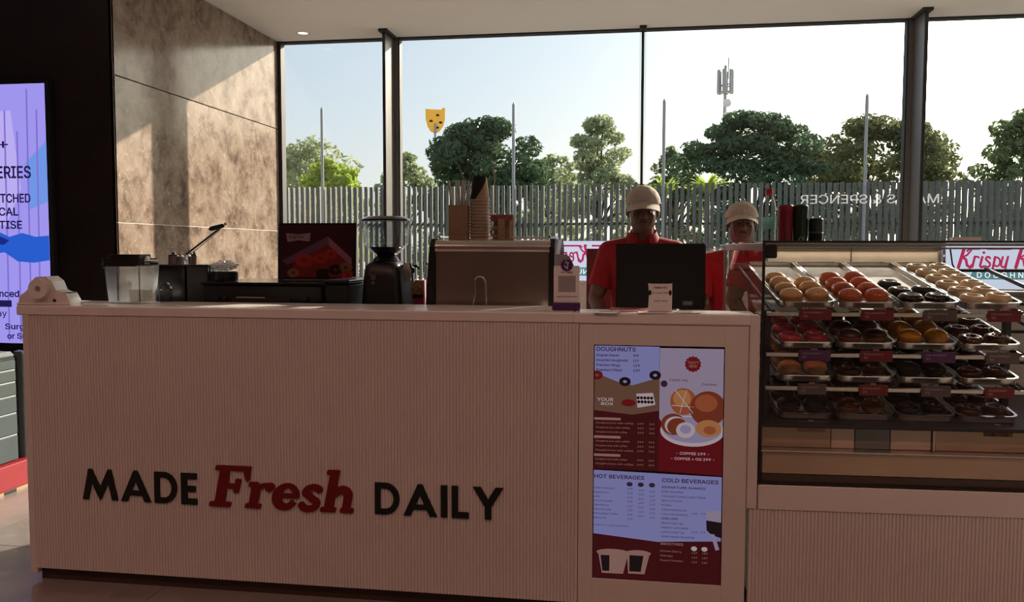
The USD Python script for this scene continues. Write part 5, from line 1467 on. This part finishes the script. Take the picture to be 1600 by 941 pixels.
def person(name, label, loc, rz, k, arms, nod=0.0, lean=0.0, tilt=0.0, broad=1.0):
    """Stands at the origin facing -Y; k scales a 1.72 m figure. arms: for each side (elbow, wrist, hand direction)."""
    p = thing(name, label, 'person', M=trs(loc, rz=rz) @ np.diag([k, k, k, 1.0]))
    b = broad
    Ln = lambda z: -lean * max(0.0, z - .92)                 # the trunk leans forward (-Y)
    C = lambda x, y, z: (x, y + Ln(z), z)
    sho = [C(s * .170 * b, .012, 1.362) for s in (-1, 1)]
    # trunk, neck
    torso = [hullm(mball(C(0, .0, .93), .13, (1.22 * b, .85, .8)), mball(C(0, -.012, 1.08), .13, (1.12 * b, .86, .8))),
             hullm(mball(C(0, -.012, 1.08), .13, (1.12 * b, .86, .8)), mball(C(0, -.01, 1.28), .14, (1.15 * b, .84, .85))),
             hullm(mball(C(0, -.01, 1.28), .14, (1.15 * b, .84, .85)), mball(sho[0], .056), mball(sho[1], .056), mball(C(0, .012, 1.425), .058, (1.3, 1, .8)))]
    HB = np.array(C(0, -.004, 1.475))
    neck = bone(C(0, .014, 1.42), .060, tuple(HB + [0, -.012, .055]), .053)
    # head, built round its own centre, then turned on the neck
    hd = [mball((0, .012, .045), .085, (.90, 1.10, 1.02)), hullm(mball((0, -.02, .00), .068, (.98, 1.02, 1.0)), mball((0, -.058, -.072), .030, (1.1, .9, .8)), mball((-.040, -.018, -.055), .024), mball((.040, -.018, -.055), .024)),
          hullm(mball((0, -.086, .022), .010), mball((0, -.106, -.012), .0125), mball((-.013, -.094, -.018), .009), mball((.013, -.094, -.018), .009)),
          hullm(mball((-.030, -.078, .030), .012), mball((.030, -.078, .030), .012)),
          hullm(mball((-.036, -.062, -.010), .022), mball((-.030, -.055, -.045), .020)), hullm(mball((.036, -.062, -.010), .022), mball((.030, -.055, -.045), .020)),
          hullm(mball((-.016, -.086, -.046), .0075), mball((.016, -.086, -.046), .0075), mball((0, -.090, -.0445), .008)),
          hullm(mball((-.014, -.083, -.058), .008), mball((.014, -.083, -.058), .008), mball((0, -.087, -.058), .0085))]
    head = m3.Manifold.batch_boolean(hd, m3.OpType.Add)
    for s in (-1, 1):
        head = head - mball((s * .029, -.094, .010), .0135)
        ear = hullm(mball((s * .079, .012, .022), .012, (.5, 1, 1.3)), mball((s * .084, .022, .010), .012, (.45, 1.2, 1.5)), mball((s * .078, .010, -.018), .009, (.6, 1, 1)))
        head = head + (ear - mball((s * .092, .012, .006), .010, (.8, .9, 1.6)))
    HM = trs(tuple(HB + [0, -.018 - .02 * nod, .098]), rx=nod, ry=tilt)
    head = head.transform(HM[:3, :4])
    # limbs
    limbs = []
    for s, sh0, (el, wr, hd_) in zip((-1, 1), sho, arms):
        limbs += [bone(sh0, .055, el, .041), bone(el, .041, wr, .028)]
        d = np.array(hd_, float); d /= np.linalg.norm(d)
        side = np.cross(d, [0, 0, 1.0]); side /= np.linalg.norm(side)
        wr_ = np.array(wr)
        pal = hullm(mball(wr_, .026, (1, 1, .8)), mball(wr_ + d * .075 + side * .030, .014), mball(wr_ + d * .080 - side * .030, .014), mball(wr_ + d * .03, .024, (1, 1, .6)))
        limbs.append(pal)
        for fi, (off, ln) in enumerate(((-.032, .062), (-.011, .074), (.011, .070), (.031, .054))):
            q0 = wr_ + d * .078 + side * off
            q1 = q0 + d * ln * .5 + np.array([0, 0, -.006]); q2 = q1 + d * ln * .30 + np.array([0, 0, -.016]); q3 = q2 + d * ln * .2 + np.array([0, 0, -.016])
            limbs += [bone(q0, .0095, q1, .0088), bone(q1, .0088, q2, .0082), bone(q2, .0082, q3, .0074)]
        t0 = wr_ + d * .022 - s * side * .026 * (1 if s > 0 else -1)
        t1 = t0 + d * .034 - side * .026; t2 = t1 + d * .030 - side * .006
        limbs += [bone(t0, .013, t1, .0105), bone(t1, .0105, t2, .0088)]
    legs = []
    for s in (-1, 1):
        legs += [bone((s * .088, .0, .90), .092, (s * .098, -.012, .49), .058), bone((s * .098, -.012, .49), .056, (s * .102, .02, .10), .040),
                 hullm(mball((s * .102, .035, .045), .040, (.9, 1, 1)), mball((s * .112, -.12, .030), .036, (1.1, 1, .8)), mball((s * .118, -.17, .022), .024, (1.1, 1, .8)))]
    body = m3.Manifold.batch_boolean(torso + [neck, head] + limbs + legs, m3.OpType.Add)
    part('body', to_tm(body, .013, 5), M['skin'], p, smooth=True)
    # shirt: the same trunk and upper arms, a little larger, hemmed at hips, neck and mid upper arm
    ch = [hullm(mball(C(0, .0, .90), .148, (1.24 * b, .88, .62)), mball(C(0, -.012, 1.08), .144, (1.14 * b, .90, .8))), hullm(mball(C(0, -.012, 1.08), .144, (1.14 * b, .90, .8)), mball(C(0, -.01, 1.28), .153, (1.16 * b, .88, .86))),
          hullm(mball(C(0, -.01, 1.28), .153, (1.16 * b, .88, .86)), mball(sho[0], .067), mball(sho[1], .067), mball(C(0, .016, 1.412), .068, (1.32, 1, .75)))]
    for sh0, (el, wr, _) in zip(sho, arms):
        a, e = np.array(sh0), np.array(el)
        ch.append(hullm(mball(a, .068), m3.Manifold.cylinder(.02, .064, .064, 20, True).transform(trimesh.geometry.align_vectors([0, 0, 1], (e - a) / np.linalg.norm(e - a))[:3, :4]).translate(list(a + (e - a) * .70))))
    shirt = m3.Manifold.batch_boolean(ch, m3.OpType.Add)
    opening = hullm(mball(tuple(np.array(C(0, -.02, 1.475))), .062, (1, 1.05, .7)), mball(tuple(HB + [0, -.01, .09]), .085)) + hullm(mball(C(0, -.115, 1.44), .034, (.9, 1.6, 1)), mball(C(0, -.14, 1.37), .008, (1, 3, 1)))
    shirt = shirt - opening
    part('polo_shirt', to_tm(shirt, .014, 4), M['red_shirt'], p, smooth=True)
    col = []
    n = 26
    for i in range(n + 1):
        a = math.radians(-90 + 24 + (360 - 48) * i / n)
        r0, r1 = .068, .088
        back = .5 + .5 * math.sin(a)
        zt = 1.462 + .030 * back - .012 * (1 - back)
        c0 = np.array(C(0, .004, 0)[:2])
        yb = lambda z: Ln(z)
        col.append([(r0 * math.cos(a), .004 + 1.02 * r0 * math.sin(a) + yb(zt), zt), ((r0 + .006) * math.cos(a), .004 + (r0 + .006) * math.sin(a) + yb(zt), zt + .006), (r1 * math.cos(a) * 1.06, .004 + r1 * math.sin(a) * 1.08 + yb(zt) - .010 * (1 - back), zt - .036 - .022 * (1 - back) ** 3), (r0 * math.cos(a), .004 + r0 * math.sin(a) + yb(zt), zt - .03)])
    V = np.array(col).reshape(-1, 3); F_ = []
    for i in range(n):
        for j in range(4):
            q0, q1 = i * 4 + j, i * 4 + (j + 1) % 4
            F_ += [(q0, q1, q1 + 4), (q0, q1 + 4, q0 + 4)]
    F_ += [(0, 2, 1), (0, 3, 2), (n * 4, n * 4 + 1, n * 4 + 2), (n * 4, n * 4 + 2, n * 4 + 3)]
    part('collar', trimesh.Trimesh(V, F_, process=False), M['red_shirt'], p)
    tr = [hullm(mball((0, 0, .93), .142, (1.2 * b, .88, .6)), mball((-.09, 0, .86), .10), mball((.09, 0, .86), .10))]
    for s in (-1, 1):
        tr += [bone((s * .088, .0, .88), .103, (s * .098, -.012, .49), .072), bone((s * .098, -.012, .49), .072, (s * .102, .02, .12), .060)]
    part('trousers', to_tm(m3.Manifold.batch_boolean(tr, m3.OpType.Add), .02, 4), M['trousers'], p, smooth=True)
    sho_ = [hullm(mball((s * .102, .035, .050), .050, (.95, 1.05, 1)), mball((s * .112, -.12, .034), .046, (1.1, 1, .75)), mball((s * .118, -.18, .026), .030, (1.2, 1, .8))) for s in (-1, 1)]
    for q_ in sho_:
        part('shoe', to_tm(q_ - m3.Manifold.cube([1, 1, .2], True).translate([0, 0, -.1]), .02, 2), M['black'], p, smooth=True)
    # cap: a dome over the skull and a curved peak; hair shows below it
    dome_o = mball((0, .010, .052), .0965, (.97, 1.12, 1.0)); dome_i = mball((0, .010, .050), .0905, (.97, 1.12, 1.0))
    cut = m3.Manifold.cube([.6, .6, .4], True).rotate([6, 0, 0]).translate([0, 0, -.2 + .052])
    capd = (dome_o - dome_i) - cut
    part('cap', turn(to_tm(capd, .012, 1), HM), M['cap'], p, smooth=True)
    V, F_ = [], []
    na, nr = 17, 5
    for lay in (0, 1):
        for j in range(nr):
            u = j / (nr - 1)
            for i in range(na):
                a = math.radians(-90 + 64 * (i / (na - 1) * 2 - 1))
                rx_, ry_ = .094, .106 + .066 * u * math.cos(math.radians(64 * (i / (na - 1) * 2 - 1))) ** .6
                x = rx_ * math.cos(a) * (1 + .02 * u); y = .010 + ry_ * math.sin(a)
                z = .052 - .018 * u - 2.9 * x * x - .003 * lay + .010 * (1 - u)
                V.append((x, y, z))
    for lay in (0, 1):
        for j in range(nr - 1):
            for i in range(na - 1):
                q0 = lay * na * nr + j * na + i
                f = [(q0, q0 + 1, q0 + na + 1), (q0, q0 + na + 1, q0 + na)]
                F_ += f if lay else [t_[::-1] for t_ in f]
    for i in range(na - 1):
        q0 = (nr - 1) * na + i; q1 = q0 + na * nr
        F_ += [(q0, q0 + 1, q1 + 1), (q0, q1 + 1, q1)]
    part('cap_peak', turn(trimesh.Trimesh(V, F_, process=False), HM), M['cap'], p)
    part('cap_button', turn(ball((0, .010, .149), .008, (1, 1, .5)), HM), M['cap'], p)
    hair = (mball((0, .016, .040), .0885, (.94, 1.10, 1.0)) - m3.Manifold.cube([.4, .2, .4], True).translate([0, -.135, 0])) - m3.Manifold.cube([.6, .6, .4], True).translate([0, 0, -.2 - .002]) - m3.Manifold.cube([.6, .6, .4], True).translate([0, 0, .2 + .062])
    part('hair', turn(to_tm(hair, .012, 1), HM), M['hair'], p, smooth=True)
    for s in (-1, 1):
        e_ = part('eye', turn(ball((s * .029, -.0820, .010), .0112, (1, 1, .62)), HM), M['eye_white'], p, smooth=True)
        part('iris', turn(ball((s * .029, -.0902, .009), .0050, (1, .7, 1)), HM), M['hair'], e_, smooth=True)
        part('eyebrow', turn(tube([(s * .014, -.089, .030), (s * .030, -.0885, .034), (s * .046, -.078, .029)], [.003, .0042, .0025], 8), HM), M['hair'], p)
    return p


arms1 = [((-.245, -.03, 1.115), (-.20, -.24, 1.00), (.35, -.9, -.12)), ((.245, -.03, 1.115), (.20, -.24, 1.00), (-.35, -.9, -.12))]
person('person', 'person in a red polo shirt and beige cap standing directly behind the black monitor', (.022, 4.5, 0), .04, 1.0, arms1, nod=.10)
arms2 = [((-.235, -.10, 1.13), (-.15, -.30, 1.06), (.3, -.9, -.1)), ((.235, -.10, 1.13), (.17, -.30, 1.06), (-.3, -.9, -.1))]
person('person', 'person in a red polo shirt and beige cap, lower and partly behind the glass case', (.555, 4.72, 0), -.05, .955, arms2, nod=-.06, lean=.12, broad=1.05)
